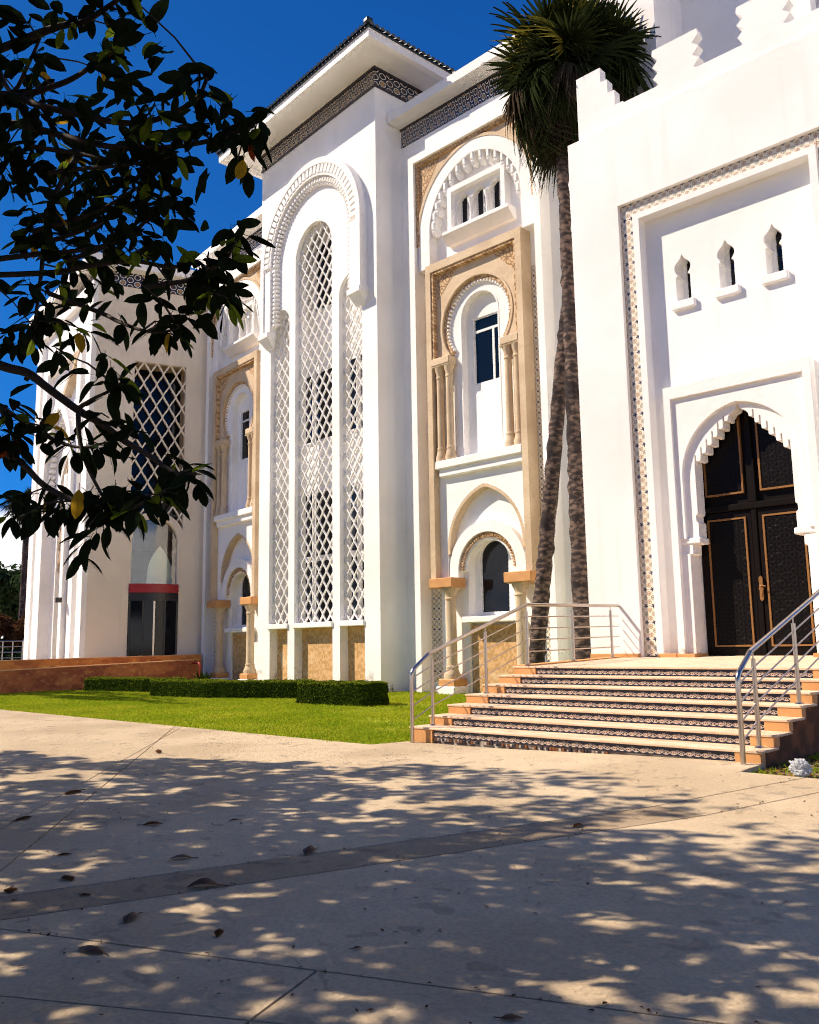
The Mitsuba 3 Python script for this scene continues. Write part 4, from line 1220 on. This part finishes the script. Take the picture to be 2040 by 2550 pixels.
def palm(label, base, bends, top, r0, r1, seed, skirt, crown_r=1.0, n_green=34, n_dead=60):
    key = thing('palm_tree', label, 'palm tree', None)
    rg = np.random.default_rng(seed)
    path = smooth_path([base] + bends + [top], 26)
    n = len(path)
    s = np.linspace(0, 1, n)
    rad = r0 + (r1 - r0) * np.minimum(1, s * 1.2) + 0.12 * np.exp(-s * 28)
    rad = rad * (1 + 0.035 * rg.normal(0, 1, n)) + np.where(np.arange(n) % 2 == 0, 0.012, 0)
    m = tube(path, rad, 18)
    mv = np.asarray(m.vertices).copy()
    axis = path[np.clip(np.searchsorted(path[:, 2], mv[:, 2]), 0, n - 1)]
    dv_ = mv - axis
    dv_[:, 2] = 0
    bump_ = meshkit.fbm(mv * np.array([7, 7, 5.0]), 3, seed) - 0.5
    m.vertices = mv + dv_ * (0.5 * bump_)[:, None]
    add(key, 'trunk', m, 'palm_bark', smooth=50)
    top = np.array(top)

    def frond(name, kind, az, el, off, sc):
        put(key, name, FAN[kind], WORLD, T4().translate((top + off).tolist()).rotate([0, 0, 1], az).rotate([0, 1, 0], -el).rotate([1, 0, 0], rg.uniform(-25, 25) if name == 'dead_frond' else rg.choice([-1, 1]) * rg.uniform(10, 85)).scale(sc))
    for k in range(n_green):
        el = 78 - 105 * (k / n_green) ** 0.9 + rg.normal(0, 6)
        kd = ['g0', 'g1', 'g2'][min(2, int(3 * k / n_green))] if rg.random() > 0.1 else 'y0'
        frond('frond', kd, k * 137.5 + rg.uniform(-15, 15), el, np.array([0, 0, 0.25 * (1 - k / n_green)]), crown_r * rg.uniform(0.85, 1.15))
    for k in range(n_dead):
        q = k / n_dead
        el = -8 - 54 * min(1, q * 1.1) + rg.normal(0, 11)
        dz = -skirt * q ** 1.1
        sc = crown_r * (1.12 - 0.3 * q) * rg.uniform(0.8, 1.15)
        frond('dead_frond', ['d0', 'd1', 'k0', 'k1'][int(rg.choice(4, p=[0.2, 0.2, 0.3, 0.3]))], k * 137.5 + rg.uniform(-20, 20), el, np.array([0, 0, dz]), sc)


palm('tall shaggy fan palm with the upright trunk, beside the corner of the entrance block', [-10.86, 17.1, 0.0], [[-10.82, 17.1, 5.0], [-10.8, 17.1, 10.0]], [-10.82, 17.1, 15.25], 0.2, 0.135, 51, 0.6, crown_r=1.22, n_green=40, n_dead=85)
palm('fan palm whose leaning trunk crosses behind the upright palm', [-13.2, 18.4, 0.0], [[-12.75, 18.4, 3.0], [-11.75, 18.35, 9.2], [-11.1, 18.3, 12.4]], [-10.55, 18.2, 15.9], 0.21, 0.15, 52, 0.9, crown_r=1.1, n_green=40, n_dead=85)

# ------------------------------------------------------------------ ficus trees
def big_leaf(fold, curl):
    t = np.linspace(0, 1, 7)
    wv = 0.5 * 0.44 * np.sin(PI * np.clip(t, 0, 1) ** 0.92) ** 0.62
    wv[-1] = 0.002
    wv[0] = 0.012
    z = -curl * t ** 2
    c = np.stack([t, t * 0, z], 1)
    l = np.stack([t, wv, z + fold * wv], 1)
    r = np.stack([t, -wv, z + fold * wv], 1)
    v = np.vstack([l, c, r])
    f = []
    for k in range(6):
        f += [[k, 7 + k, 7 + k + 1], [k, 7 + k + 1, k + 1], [7 + k, 14 + k, 14 + k + 1], [7 + k, 14 + k + 1, 7 + k + 1]]
    st = tube([[-0.22, 0, 0.0], [0, 0, 0], [0.9, 0, -curl * 0.81 - 0.004]], [0.012, 0.014, 0.004], 4)
    return cat(trimesh.Trimesh(v, np.array(f), process=False), st)


FL = {}
for m_ in ('ficus_leaf', 'ficus_leaf_lit', 'ficus_leaf_yellow', 'ficus_leaf_red'):
    for i, (a, b) in enumerate(((0.25, 0.1), (0.4, 0.22), (0.12, 0.05))):
        FL[m_, i] = ply_(big_leaf(a, b), m_)
LEAFMESH = [big_leaf(a, b) for a, b in ((0.25, 0.1), (0.4, 0.22), (0.12, 0.05))]

FICUS_LIMBS = [[[[-5.605,1.726,5.148],[-5.252,1.889,5.188],[-4.87,2.076,5.236],[-4.655,2.13,5.176],[-4.46,2.155,5.157],[-4.284,2.164,5.136],[-4.125,2.159,5.104]],0.022],[[[-5.563,1.827,4.857],[-5.034,2.045,4.868],[-4.699,2.096,4.806],[-4.391,2.115,4.776],[-4.144,2.086,4.703]],0.018],[[[-5.546,1.812,5.002],[-5.206,1.987,4.889],[-5.009,2.03,4.761],[-4.724,2.157,4.624],[-4.494,2.228,4.51],[-4.266,2.292,4.42],[-4.046,2.338,4.376],[-3.834,2.37,4.37],[-3.684,2.345,4.354],[-3.554,2.298,4.351]],0.02],[[[-5.665,1.861,4.897],[-5.3,2.032,4.764],[-5.071,2.073,4.646],[-4.785,2.172,4.499],[-4.541,2.228,4.375],[-4.294,2.282,4.272],[-4.038,2.339,4.191],[-3.768,2.405,4.132],[-3.543,2.426,4.085],[-3.329,2.434,4.048]],0.02],[[[-5.095,2.058,4.53],[-4.754,2.212,4.402],[-4.494,2.288,4.283],[-4.271,2.323,4.189],[-4.05,2.348,4.137],[-3.871,2.331,4.093]],0.013],[[[-5.04,2.144,4.369],[-4.682,2.221,4.286],[-4.392,2.238,4.184],[-4.104,2.251,4.09]],0.012],[[[-5.155,2.11,4.013],[-4.804,2.232,4.015],[-4.542,2.273,4.005],[-4.298,2.293,4.009],[-4.139,2.246,3.958]],0.013],[[[-5.223,2.192,3.978],[-4.834,2.33,4.008],[-4.581,2.345,4.015],[-4.346,2.352,3.98],[-4.096,2.383,3.897],[-3.905,2.348,3.859]],0.013],[[[-4.922,2.238,3.786],[-4.561,2.362,3.829],[-4.331,2.369,3.832],[-4.131,2.344,3.857],[-3.953,2.297,3.886]],0.013],[[[-5.595,1.991,3.927],[-5.151,2.175,3.888],[-4.863,2.218,3.817],[-4.608,2.227,3.759],[-4.313,2.272,3.713]],0.016],[[[-5.606,2.0,3.834],[-5.098,2.259,3.775],[-4.839,2.282,3.731],[-4.474,2.402,3.692],[-4.165,2.486,3.579],[-3.924,2.49,3.54],[-3.749,2.449,3.415]],0.016],[[[-4.076,2.288,3.376],[-3.829,2.383,3.366],[-3.667,2.396,3.372],[-3.515,2.4,3.377],[-3.383,2.374,3.427]],0.012],[[[-3.799,2.414,3.357],[-3.621,2.397,3.244],[-3.444,2.375,3.15]],0.008],[[[-5.031,2.176,3.592],[-4.67,2.333,3.409],[-4.462,2.328,3.301],[-4.239,2.338,3.195],[-4.019,2.34,3.118],[-3.805,2.327,3.084]],0.012],[[[-5.063,2.46,4.747],[-5.152,2.345,4.565],[-5.256,2.248,4.23],[-5.294,2.233,3.796],[-5.331,2.218,3.371]],0.02],[[[-5.605,1.928,5.512],[-5.413,2.023,5.04],[-5.174,2.042,5.137],[-4.95,2.039,5.276]],0.015],[[[-5.537,1.755,3.324],[-5.185,1.973,3.13],[-4.964,2.044,3.047],[-4.777,2.092,2.922],[-4.565,2.17,2.768],[-4.377,2.215,2.663],[-4.195,2.258,2.54],[-4.014,2.294,2.442],[-3.826,2.342,2.323],[-3.66,2.349,2.299]],0.024],[[[-5.194,1.777,2.774],[-4.963,1.914,2.573],[-4.797,1.969,2.477],[-4.639,2.025,2.341],[-4.464,2.088,2.25],[-4.273,2.158,2.192],[-4.092,2.215,2.156],[-3.936,2.236,2.18],[-3.759,2.27,2.23]],0.018],[[[-4.513,2.145,2.753],[-4.454,2.128,2.597],[-4.374,2.134,2.434],[-4.263,2.172,2.255],[-4.164,2.178,2.171]],0.012],[[[-5.023,1.924,2.837],[-4.78,2.05,2.665],[-4.611,2.088,2.585],[-4.427,2.134,2.528],[-4.224,2.185,2.533]],0.012],[[[-4.512,2.144,2.764],[-4.351,2.152,2.787],[-4.194,2.159,2.798],[-4.037,2.161,2.827]],0.01],[[[-5.023,1.924,2.837],[-4.893,1.946,2.656],[-4.761,1.963,2.503]],0.012]]
FICUS_CLUSTERS = [[-4.978,1.89,5.245,0.173],[-4.64,2.006,5.062,0.14],[-4.743,2.38,5.34,0.165],[-3.677,1.992,4.652,0.096],[-4.84,1.798,4.842,0.138],[-5.119,2.111,4.981,0.15],[-5.838,2.318,5.212,0.185],[-5.211,2.664,5.369,0.131],[-4.092,2.236,4.45,0.079],[-3.596,2.212,4.276,0.121],[-3.633,2.484,4.274,0.102],[-3.58,2.303,4.166,0.098],[-3.345,2.46,3.994,0.108],[-3.39,2.379,3.868,0.107],[-3.658,2.187,4.082,0.097],[-4.212,2.31,4.314,0.108],[-4.119,2.352,4.076,0.133],[-4.206,2.257,4.03,0.132],[-4.061,2.411,3.92,0.119],[-3.485,2.453,3.496,0.121],[-3.663,2.402,3.476,0.098],[-3.882,2.52,3.397,0.142],[-3.877,2.64,3.335,0.105],[-4.191,2.48,3.256,0.12],[-4.107,2.578,3.287,0.134],[-3.796,2.107,3.247,0.142],[-5.137,2.676,3.962,0.189],[-5.344,2.619,3.875,0.192],[-5.277,2.432,3.637,0.184],[-4.966,2.137,3.614,0.171],[-5.385,2.18,4.077,0.214],[-4.998,1.956,3.57,0.167],[-4.223,2.423,3.756,0.162],[-4.205,2.35,3.866,0.133],[-5.255,2.556,3.502,0.14],[-4.071,2.144,2.826,0.098],[-4.772,2.09,2.75,0.107],[-4.622,1.923,2.664,0.102],[-4.915,1.958,2.616,0.08],[-4.48,2.31,2.733,0.106],[-4.161,2.31,2.593,0.101],[-3.865,2.548,2.35,0.125],[-4.181,2.445,2.278,0.103],[-4.313,2.176,2.188,0.113],[-4.046,2.182,2.108,0.108],[-4.447,1.934,2.154,0.098],[-4.704,2.163,2.26,0.106],[-4.346,1.785,2.104,0.071],[-4.136,2.006,2.006,0.106],[-4.715,1.869,2.752,0.077],[-4.463,1.875,2.249,0.073],[-5.026,2.507,4.657,0.155],[-5.116,2.31,4.644,0.183],[-5.121,2.105,4.494,0.178],[-6.065,2.333,4.803,0.205],[-4.888,2.135,4.131,0.171],[-4.982,2.421,4.212,0.181],[-5.027,2.026,4.082,0.172],[-5.162,2.646,4.227,0.158],[-4.934,2.286,3.895,0.175],[-5.256,1.98,4.594,0.178],[-5.538,2.327,5.043,0.162],[-4.871,2.25,4.736,0.132],[-5.652,2.198,3.515,0.124],[-5.95,2.51,3.674,0.168],[-4.153,1.851,2.929,0.071],[-3.793,2.048,3.427,0.118],[-5.023,2.122,3.87,0.173],[-5.49,2.49,4.636,0.195],[-5.175,2.539,4.53,0.158]]

fk = thing('ficus_tree', 'ficus tree with large dark glossy leaves on drooping branches reaching in at the upper left', 'tree')
rg = np.random.default_rng(61)
trunk_top = np.array([-10.6, 0.2, 3.2])
add(fk, 'trunk', tube(smooth_path([[-10.8, 0.0, -0.2], [-10.75, 0.1, 1.2], trunk_top, [-10.2, 0.6, 5.0]], 8), np.linspace(0.42, 0.24, 25), 14), 'ficus_bark', smooth=60)
limbs = []
for i, (P, r) in enumerate(FICUS_LIMBS):
    P = np.array(P)
    Q = smooth_path(P, 5)
    add(fk, 'branch', tube(Q, np.linspace(r * 1.25, r * 0.45, len(Q)), 8), 'ficus_bark', smooth=60)
    limbs.append(Q)
hub = []
for i, tgt in enumerate([limbs[k][0] for k in (0, 2, 9, 16)]):
    Q = smooth_path([[-10.3, 0.5, 4.6], (np.array([-10.3, 0.5, 4.6]) * 0.5 + tgt * 0.5) + [0, 0, 0.3], tgt], 8)
    add(fk, 'limb', tube(Q, np.linspace(0.11, 0.03, len(Q)), 8), 'ficus_bark', smooth=60)
leaves = []


def leaf_at(p, d, L_, roll=None):
    """A leaf rooted near p pointing along d."""
    d = d / np.linalg.norm(d)
    up = np.array([0, 0, 1.0]) + rg.normal(0, 0.35, 3)
    s = np.cross(up, d)
    s /= np.linalg.norm(s)
    n_ = np.cross(d, s)
    M = np.eye(4)
    M[:3, 0], M[:3, 1], M[:3, 2], M[:3, 3] = d * L_, s * L_, n_ * L_, p + d * L_ * 0.2
    leaves.append(M)


def rosette(p, axis, n, L0):
    axis = axis / np.linalg.norm(axis)
    a = np.cross(axis, [0, 0, 1.0])
    a /= np.linalg.norm(a) + 1e-9
    b = np.cross(axis, a)
    for k in range(n):
        t = k * 2.4 + rg.uniform(-0.3, 0.3)
        o = rg.uniform(0.5, 1.4)
        d = axis * math.cos(o) + (a * math.cos(t) + b * math.sin(t)) * math.sin(o) + np.array([0, 0, -0.55])
        leaf_at(p - axis * 0.03 * k, d, L0 * rg.uniform(0.75, 1.12))


for Q, (P, r) in zip(limbs, FICUS_LIMBS):
    n = len(Q)
    rosette(Q[-1], Q[-1] - Q[-4], 9, 0.155)
    for k in range(int(n * 0.45), n - 2, 3):
        if rg.random() < 0.3:
            rosette(Q[k] + rg.normal(0, 0.03, 3), np.array([0, 0, -0.3]) + (Q[k] - Q[k - 1]) * 8 + rg.normal(0, 0.4, 3), 3, 0.155)
for x, y, z, r in FICUS_CLUSTERS:
    c = np.array([x, y, z])
    near = min(limbs, key=lambda Q: np.linalg.norm(Q - c, axis=1).min())
    j = np.linalg.norm(near - c, axis=1).argmin()
    add(fk, 'twig', tube([near[j], (near[j] + c) / 2 + [0, 0, 0.03], c], [0.007, 0.005, 0.004], 5), 'ficus_bark')
    rosette(c + rg.normal(0, r * 0.25, 3), (c - near[j]) + np.array([0, 0, -0.02]) + rg.normal(0, 0.05, 3), 7, 0.148)
    rosette(c + rg.normal(0, r * 0.5, 3), rg.normal(0, 1, 3), 2, 0.14)
# the crown proper stands left of this upright plane; the branches above reach out of it to the right
open_side = lambda P: 0.385 * P[:, 0] + 1.049 * P[:, 1] + 0.076 * (P[:, 2] - 1.45) + 0.12
mids = np.array([M[:3, 3] + M[:3, 0] * 0.5 for M in leaves])
order = np.argsort(np.linalg.norm(mids - EYE, axis=1) + 100 * (open_side(mids) < 0))
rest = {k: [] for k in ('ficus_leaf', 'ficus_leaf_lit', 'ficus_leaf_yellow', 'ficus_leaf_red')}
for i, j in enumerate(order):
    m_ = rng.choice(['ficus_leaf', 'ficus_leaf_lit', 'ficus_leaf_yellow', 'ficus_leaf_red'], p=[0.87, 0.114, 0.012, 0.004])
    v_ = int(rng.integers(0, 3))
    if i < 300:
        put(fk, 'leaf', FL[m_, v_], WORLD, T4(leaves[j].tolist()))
    else:
        m = LEAFMESH[v_].copy()
        m.apply_transform(leaves[j])
        rest[m_].append(m)

# a second tree, beyond the left edge, whose shade reaches the hedges
sk = thing('shade_tree', 'leafy tree beyond the left edge of the picture that shades the far lawn', 'tree')
rg3 = np.random.default_rng(141)
G3 = np.stack([rg3.uniform(-36, -19.5, 9000), rg3.uniform(11.4, 15.6, 9000)], 1)
h3 = rg3.uniform(4.5, 8.0, 9000)
k3 = (meshkit.fbm(np.column_stack([G3[:, 0] * 0.35, G3[:, 1] * 1.6, h3 * 0]), 3, 142) > 0.45) & (G3[:, 1] > 12.2 + 0.06 * (G3[:, 0] + 30)) & (G3[:, 1] < 15.2 + 0.12 * (G3[:, 0] + 30))
G3, h3 = G3[k3], h3[k3]
P3 = np.column_stack([G3[:, 0] + SUN[0] * h3 / SUN[2], G3[:, 1] + SUN[1] * h3 / SUN[2], h3])
P3 = P3[0.385 * P3[:, 0] + 1.049 * P3[:, 1] + 0.076 * P3[:, 2] < -0.8]
add(sk, 'crown', leaf_cloud(P3, np.tile([-0.3, -0.2, 0.9], (len(P3), 1)), 0.3, rg3, 0.55, 0.5), 'ficus_leaf', kind='stuff')
add(sk, 'trunk', tube(smooth_path([[-33.5, 7.0, -0.2], [-33.4, 7.1, 2.5], [-33.0, 7.6, 6.0]], 6), np.linspace(0.35, 0.12, 13), 12), 'ficus_bark', smooth=60)

# the shading crowns: leaves in the volume above and to the left of the paving
mass = np.array([c[:3] for c in FICUS_CLUSTERS if np.linalg.norm(np.array(c[:3]) - EYE) > 5.4])


def crown(n, seed, x0, x1, y0, y1, h0, h1, gap):
    rg2 = np.random.default_rng(seed)
    G = np.stack([rg2.uniform(x0, x1, n), rg2.uniform(y0, y1, n)], 1)
    h = rg2.uniform(h0, h1, n)
    # the far rim of the shade on the ground
    rim = np.interp(G[:, 0], [-16, -13.5, -10.5, -7.7, -5.4, -3.15, -1.5, 2], [4.4, 5.3, 6.6, 7.7, 8.3, 8.9, 8.6, 8.6])
    nz = meshkit.fbm(np.column_stack([G * 1.35, h * 0.0]), 3, seed)
    fine = meshkit.noise(np.column_stack([G * 5.5, h * 0]), seed + 2)
    keep = (G[:, 1] < rim + (nz - 0.5) * 1.4) & (nz + 0.5 * (fine - 0.5) > gap)
    G, h = G[keep], h[keep]
    t = h / SUN[2]
    P = np.column_stack([G[:, 0] + SUN[0] * t, G[:, 1] + SUN[1] * t, h])
    inner = (np.linalg.norm(P[:, None, :] - mass[None], axis=2).min(1) < 0.4) & (rg2.random(len(P)) < 0.5)
    P = P[(open_side(P) < 0) | inner]
    return P, rg2


allP = []
for args in ((46000, 71, -16, 1.5, 0.0, 9.4, 4.2, 8.0, 0.37), (20000, 72, -8, 1.5, 0.0, 9.2, 2.6, 5.0, 0.42)):
    P, rg2 = crown(*args)
    allP.append(P)
# unseen leaves added over and behind the viewpoint to block sky light
rg2 = np.random.default_rng(75)
Q = np.stack([rg2.uniform(-17, 8, 60000), rg2.uniform(-11, 5, 60000), rg2.uniform(4.0, 9.5, 60000)], 1)
Q = Q[meshkit.fbm(Q * 0.8, 3, 76) > 0.42]
gx, gy = Q[:, 0] - SUN[0] * Q[:, 2] / SUN[2], Q[:, 1] - SUN[1] * Q[:, 2] / SUN[2]
Q = Q[(gy < 1.5) | ((gx < -16) & (gy < 4)) | ((gx > 2) & (gy < 6))]
allP.append(Q[open_side(Q) < 0])
P = np.vstack(allP)
N = np.tile([-0.35, -0.3, 0.8], (len(P), 1))
def oval_cloud(P, N, size, rg, aspect, jitter):
    """Oval folded leaves of eight triangles."""
    n = len(P)
    N = N + rg.normal(0, jitter, (n, 3))
    N /= np.linalg.norm(N, axis=1, keepdims=True)
    d = np.cross(N, rg.normal(0, 1, (n, 3)))
    d /= np.linalg.norm(d, axis=1, keepdims=True)
    s_ = np.cross(N, d)
    L_ = (size * rg.uniform(0.6, 1.2, n))[:, None]
    at = lambda t, w_: P + d * L_ * (t - 0.5) + s_ * L_ * aspect / 2 * w_ + N * L_ * 0.1 * abs(w_)
    v = np.stack([at(0, 0), at(0.22, 0.8), at(0.55, 1.0), at(0.85, 0.55), at(1, 0), at(0.85, -0.55), at(0.55, -1.0), at(0.22, -0.8), at(0.5, 0)], 1).reshape(-1, 3)
    k = np.arange(n)[:, None] * 9
    f = np.concatenate([k + np.array([8, i, (i + 1) % 8]) for i in range(8)])
    return trimesh.Trimesh(v, f, process=False)


canopy = oval_cloud(P, N, 0.2, np.random.default_rng(73), 0.46, 0.45)
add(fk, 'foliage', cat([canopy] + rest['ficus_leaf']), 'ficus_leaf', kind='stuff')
for k in ('ficus_leaf_lit', 'ficus_leaf_yellow', 'ficus_leaf_red'):
    if rest[k]:
        add(fk, 'foliage', cat(rest[k]), k, kind='stuff')

# ------------------------------------------------------------------ fallen leaves and litter
def fallen(name, label, x, y, L_, mat, seed, curl=0.45, tilt=0.3, group=None):
    key = thing(name, label, 'leaf', group)
    r_ = np.random.default_rng(seed)
    t = np.linspace(0, 1, 9)
    wv = 0.29 * np.sin(PI * np.clip(t, 0.02, 0.98) ** 0.85)
    z = curl * 0.24 * np.sin(PI * t) + 0.02
    rows = []
    for s in (-1, -0.5, 0, 0.5, 1):
        rows.append(np.stack([t - 0.5, wv * s * (1 - 0.25 * curl), z + curl * 0.35 * wv * (1 - abs(s)) * 2.2 - 0.02 * abs(s)], 1))
    v = np.vstack(rows)
    f = []
    for a in range(4):
        for k in range(8):
            f += [[a * 9 + k, a * 9 + k + 1, (a + 1) * 9 + k + 1], [a * 9 + k, (a + 1) * 9 + k + 1, (a + 1) * 9 + k]]
    m = trimesh.Trimesh(v * L_, np.array(f), process=False)
    a = r_.uniform(0, 360)
    hz = 0.004 + float(hgt(np.array(x), np.array(y)))
    zmin = m.vertices[:, 2].min()
    put(key, 'blade', ply_(m, mat, smooth=True), WORLD, T4().translate([x, y, hz - zmin]).rotate([0, 0, 1], a).rotate([1, 0, 0], r_.uniform(-15, 15) * tilt))
    put(key, 'stalk', ply_(tube(np.array([[-0.48, 0, 0.03], [-0.62, 0.03, 0.02], [-0.78, 0.1, 0.01]]) * L_, 0.012 * L_ + 0.001, 5), 'dry_leaf_solid'), WORLD, T4().translate([x, y, hz - zmin]).rotate([0, 0, 1], a))


FALL = [
    (-8.93, 4.36, 0.26, 'dry_leaf', 'long reddish brown leaf lying by the paving joint at the left'),
    (-11.32, 6.76, 0.2, 'dry_leaf', 'small dry leaf standing up on the sunlit paving near the shade edge'),
    (-6.79, 4.02, 0.16, 'dry_leaf', 'curled leaf below the end of the long diagonal joint at the left'),
    (-7.92, 3.43, 0.18, 'dry_leaf', 'flat dark leaf nearest the left edge of the picture among the farther leaves'),
    (-5.0, 4.21, 0.19, 'dry_leaf_solid', 'crumpled dark leaf on the upper joint of the dark paving strip'),
    (-5.56, 3.52, 0.15, 'dry_leaf_solid', 'arched dark leaf just before the dark paving strip begins'),
    (-5.65, 2.75, 0.15, 'dry_leaf', 'pointed dry leaf on the dark strip near the left edge'),
    (-4.82, 3.21, 0.19, 'dry_leaf_solid', 'broad arched leaf on the lower joint of the dark paving strip'),
    (-4.56, 2.58, 0.16, 'dry_leaf_solid', 'big arched dark leaf with a light spot below it, left foreground'),
    (-4.25, 2.2, 0.17, 'dry_leaf_solid', 'largest arched dark leaf, lowest at the left on the foreground joint'),
    (-5.66, 2.39, 0.14, 'dry_leaf', 'reddish leaf tip at the very left edge beside a sun fleck'),
    (-3.29, 3.07, 0.05, 'dry_leaf_solid', 'small round dark seed husk right of the bright foreground patch'),
    (-2.25, 2.92, 0.09, 'dry_leaf_solid', 'small upright leaf shard at the bottom of the picture'),
    (-5.21, 2.65, 0.08, 'dry_leaf', 'tiny dry leaf bit on the dark strip left of the broad arched leaf'),
    (-4.02, 6.15, 0.12, 'dry_leaf', 'thin dry twig-like leaf at the far end of the dark strip'),
    (-6.4, 4.55, 0.08, 'dry_leaf', 'tiny dark leaf in the middle of the shaded paving'),
    (-6.32, 3.04, 0.1, 'dry_leaf', 'small flat leaf left of the pointed leaf'),
    (-3.98, 2.75, 0.1, 'dry_leaf', 'small faded leaf between the two biggest dark leaves and the centre'),
]
for i, (x, y, L_, m_, lab) in enumerate(FALL):
    fallen('fallen_leaf', lab, x, y, L_, m_, 100 + i, curl=0.15 + 0.45 * ((i * 37) % 10) / 10)

labels['litter'] = dict(label='small dry leaf bits scattered over the paving and along its joints', category='leaf litter', kind='stuff')
rg = np.random.default_rng(130)
LP = np.column_stack([rg.uniform(-13, -1.5, 900), rg.uniform(1.5, 9.2, 900)])
LP = LP[rg.random(900) < 0.25 + 0.75 * (meshkit.noise(np.column_stack([LP * 0.9, LP[:, 0] * 0]), 131) > 0.55)]
LP = np.vstack([LP] + [np.array(j[0]) + (np.array(j[1]) - np.array(j[0])) * rg.uniform(-1, 2.2, (60, 1)) + rg.normal(0, 0.025, (60, 2)) for j in (jA, jB, jC, jJ)])
add('litter', 'bits', leaf_cloud(np.column_stack([LP, 0.006 + hgt(LP[:, 0], LP[:, 1])]), np.tile([0, 0, 1.0], (len(LP), 1)), 0.03, rg, 0.5, 0.15), 'dry_leaf', kind='stuff')

bag = thing('plastic_bag', 'crumpled white plastic bag lying on the soil right of the steps', 'bag')
m = trimesh.creation.icosphere(5, 0.08)
v = np.asarray(m.vertices)
nrm = v / np.linalg.norm(v, axis=1, keepdims=True)
k = meshkit.fbm(nrm * 1.6 + 5, 2, 9) - 0.5 + 1.1 * np.abs(meshkit.fbm(nrm * 3.2, 3, 10) - 0.5) + 0.7 * np.abs(meshkit.fbm(nrm * 7.5, 2, 12) - 0.5)
v = v * (1 + 0.9 * k)[:, None] * [1.15, 0.9, 0.85]
v[:, 2] -= v[:, 2].min()
add(bag, 'film', trimesh.Trimesh(v, m.faces, process=False), 'plastic', Frame((-3.5, 9.55), 20), smooth=25)
scene[list(scene)[-1]]['to_world'] = T4().translate([-3.5, 9.55, 0.03])

# ------------------------------------------------------------------ background at the left
def far_tree(name, label, c, rx, rz, h0, mat, seed, n=9000, size=0.5, trunk=True):
    key = thing(name, label, 'tree' if trunk else 'shrub')
    r_ = np.random.default_rng(seed)
    c = np.array(c, float)
    k = 26
    d = r_.normal(0, 1, (k, 3))
    d /= np.linalg.norm(d, axis=1, keepdims=True)
    cen = c + [0, 0, h0 + rz] + d * np.array([rx, rx, rz]) * r_.uniform(0.3, 0.8, (k, 1))
    rr_ = r_.uniform(0.25, 0.45, k) * min(rx, rz)
    j = r_.integers(0, k, n)
    q = r_.normal(0, 1, (n, 3))
    q /= np.linalg.norm(q, axis=1, keepdims=True)
    P = cen[j] + q * (rr_[j] * r_.uniform(0.6, 1.1, n))[:, None]
    add(key, 'crown', leaf_cloud(P, q + [0, 0, 0.4], size, r_, 0.6, 0.5), mat, kind='stuff')
    if trunk:
        add(key, 'trunk', tube([[c[0], c[1], -0.3], [c[0] + 0.2, c[1], h0], [c[0], c[1] + 0.3, h0 + rz]], [0.35, 0.28, 0.1], 10), 'ficus_bark', smooth=60)


far_tree('broadleaf_tree', 'green broadleaf tree beyond the left end of the building', [-77.5, 30.4, 0], 6.0, 3.6, 2.4, 'far_leaf', 81)
far_tree('rust_shrub', 'reddish brown bush below the green tree at the left edge', [-62.4, 24.3, 0], 4.0, 1.5, 1.2, 'far_rust', 82, trunk=False)
far_tree('rust_shrub', 'dark green bush under the reddish bush at the left edge', [-59.5, 23.2, 0], 4.5, 1.1, 0.0, 'far_leaf', 83, trunk=False)
far_tree('broadleaf_tree', 'darker tree behind the green tree, cut by the left edge of the picture', [-90.0, 30.0, 0], 7, 3.6, 2.0, 'far_leaf', 84)
fp = thing('palm_tree', 'small distant palm crown beside the left end of the wing, half hidden by leaves', 'palm tree')
pb = np.array([-61.8, 25.95])
add(fp, 'trunk', tube([[pb[0], pb[1], 0], [pb[0], pb[1], 11.6]], [0.25, 0.2], 10), 'palm_bark', smooth=60)
for k in range(44):
    put(fp, 'frond', FAN[['g1', 'g2', 'k0', 'd0'][k % 4]], WORLD, T4().translate([pb[0], pb[1], 11.7]).rotate([0, 0, 1], k * 137.5).rotate([0, 1, 0], -(60 - 130 * k / 44)).scale(1.15))
fr = thing('far_railing', 'distant grey metal railing at the left edge behind the red wall', 'railing')
for k in range(9):
    q = np.array([-50.3, 18.0]) + np.array([0.45, 0.89]) * k * 0.5
    add(fr, 'post', tube([[q[0], q[1], 0.5], [q[0], q[1], 2.0]], 0.03, 6), 'steel')
a, b = np.array([-50.3, 18.0]), np.array([-50.3, 18.0]) + np.array([0.45, 0.89]) * 4.0
for z in (1.1, 1.4, 1.7, 2.0):
    add(fr, 'rail', tube([[a[0], a[1], z], [b[0], b[1], z]], 0.03, 6), 'steel')
labels['sky'] = dict(label='deep blue clear sky with a bank of white cloud low at the left', kind='structure')
for k in [k for k in labels if k not in scene and not any(q.startswith(k + '__') for q in scene)]:
    del labels[k]
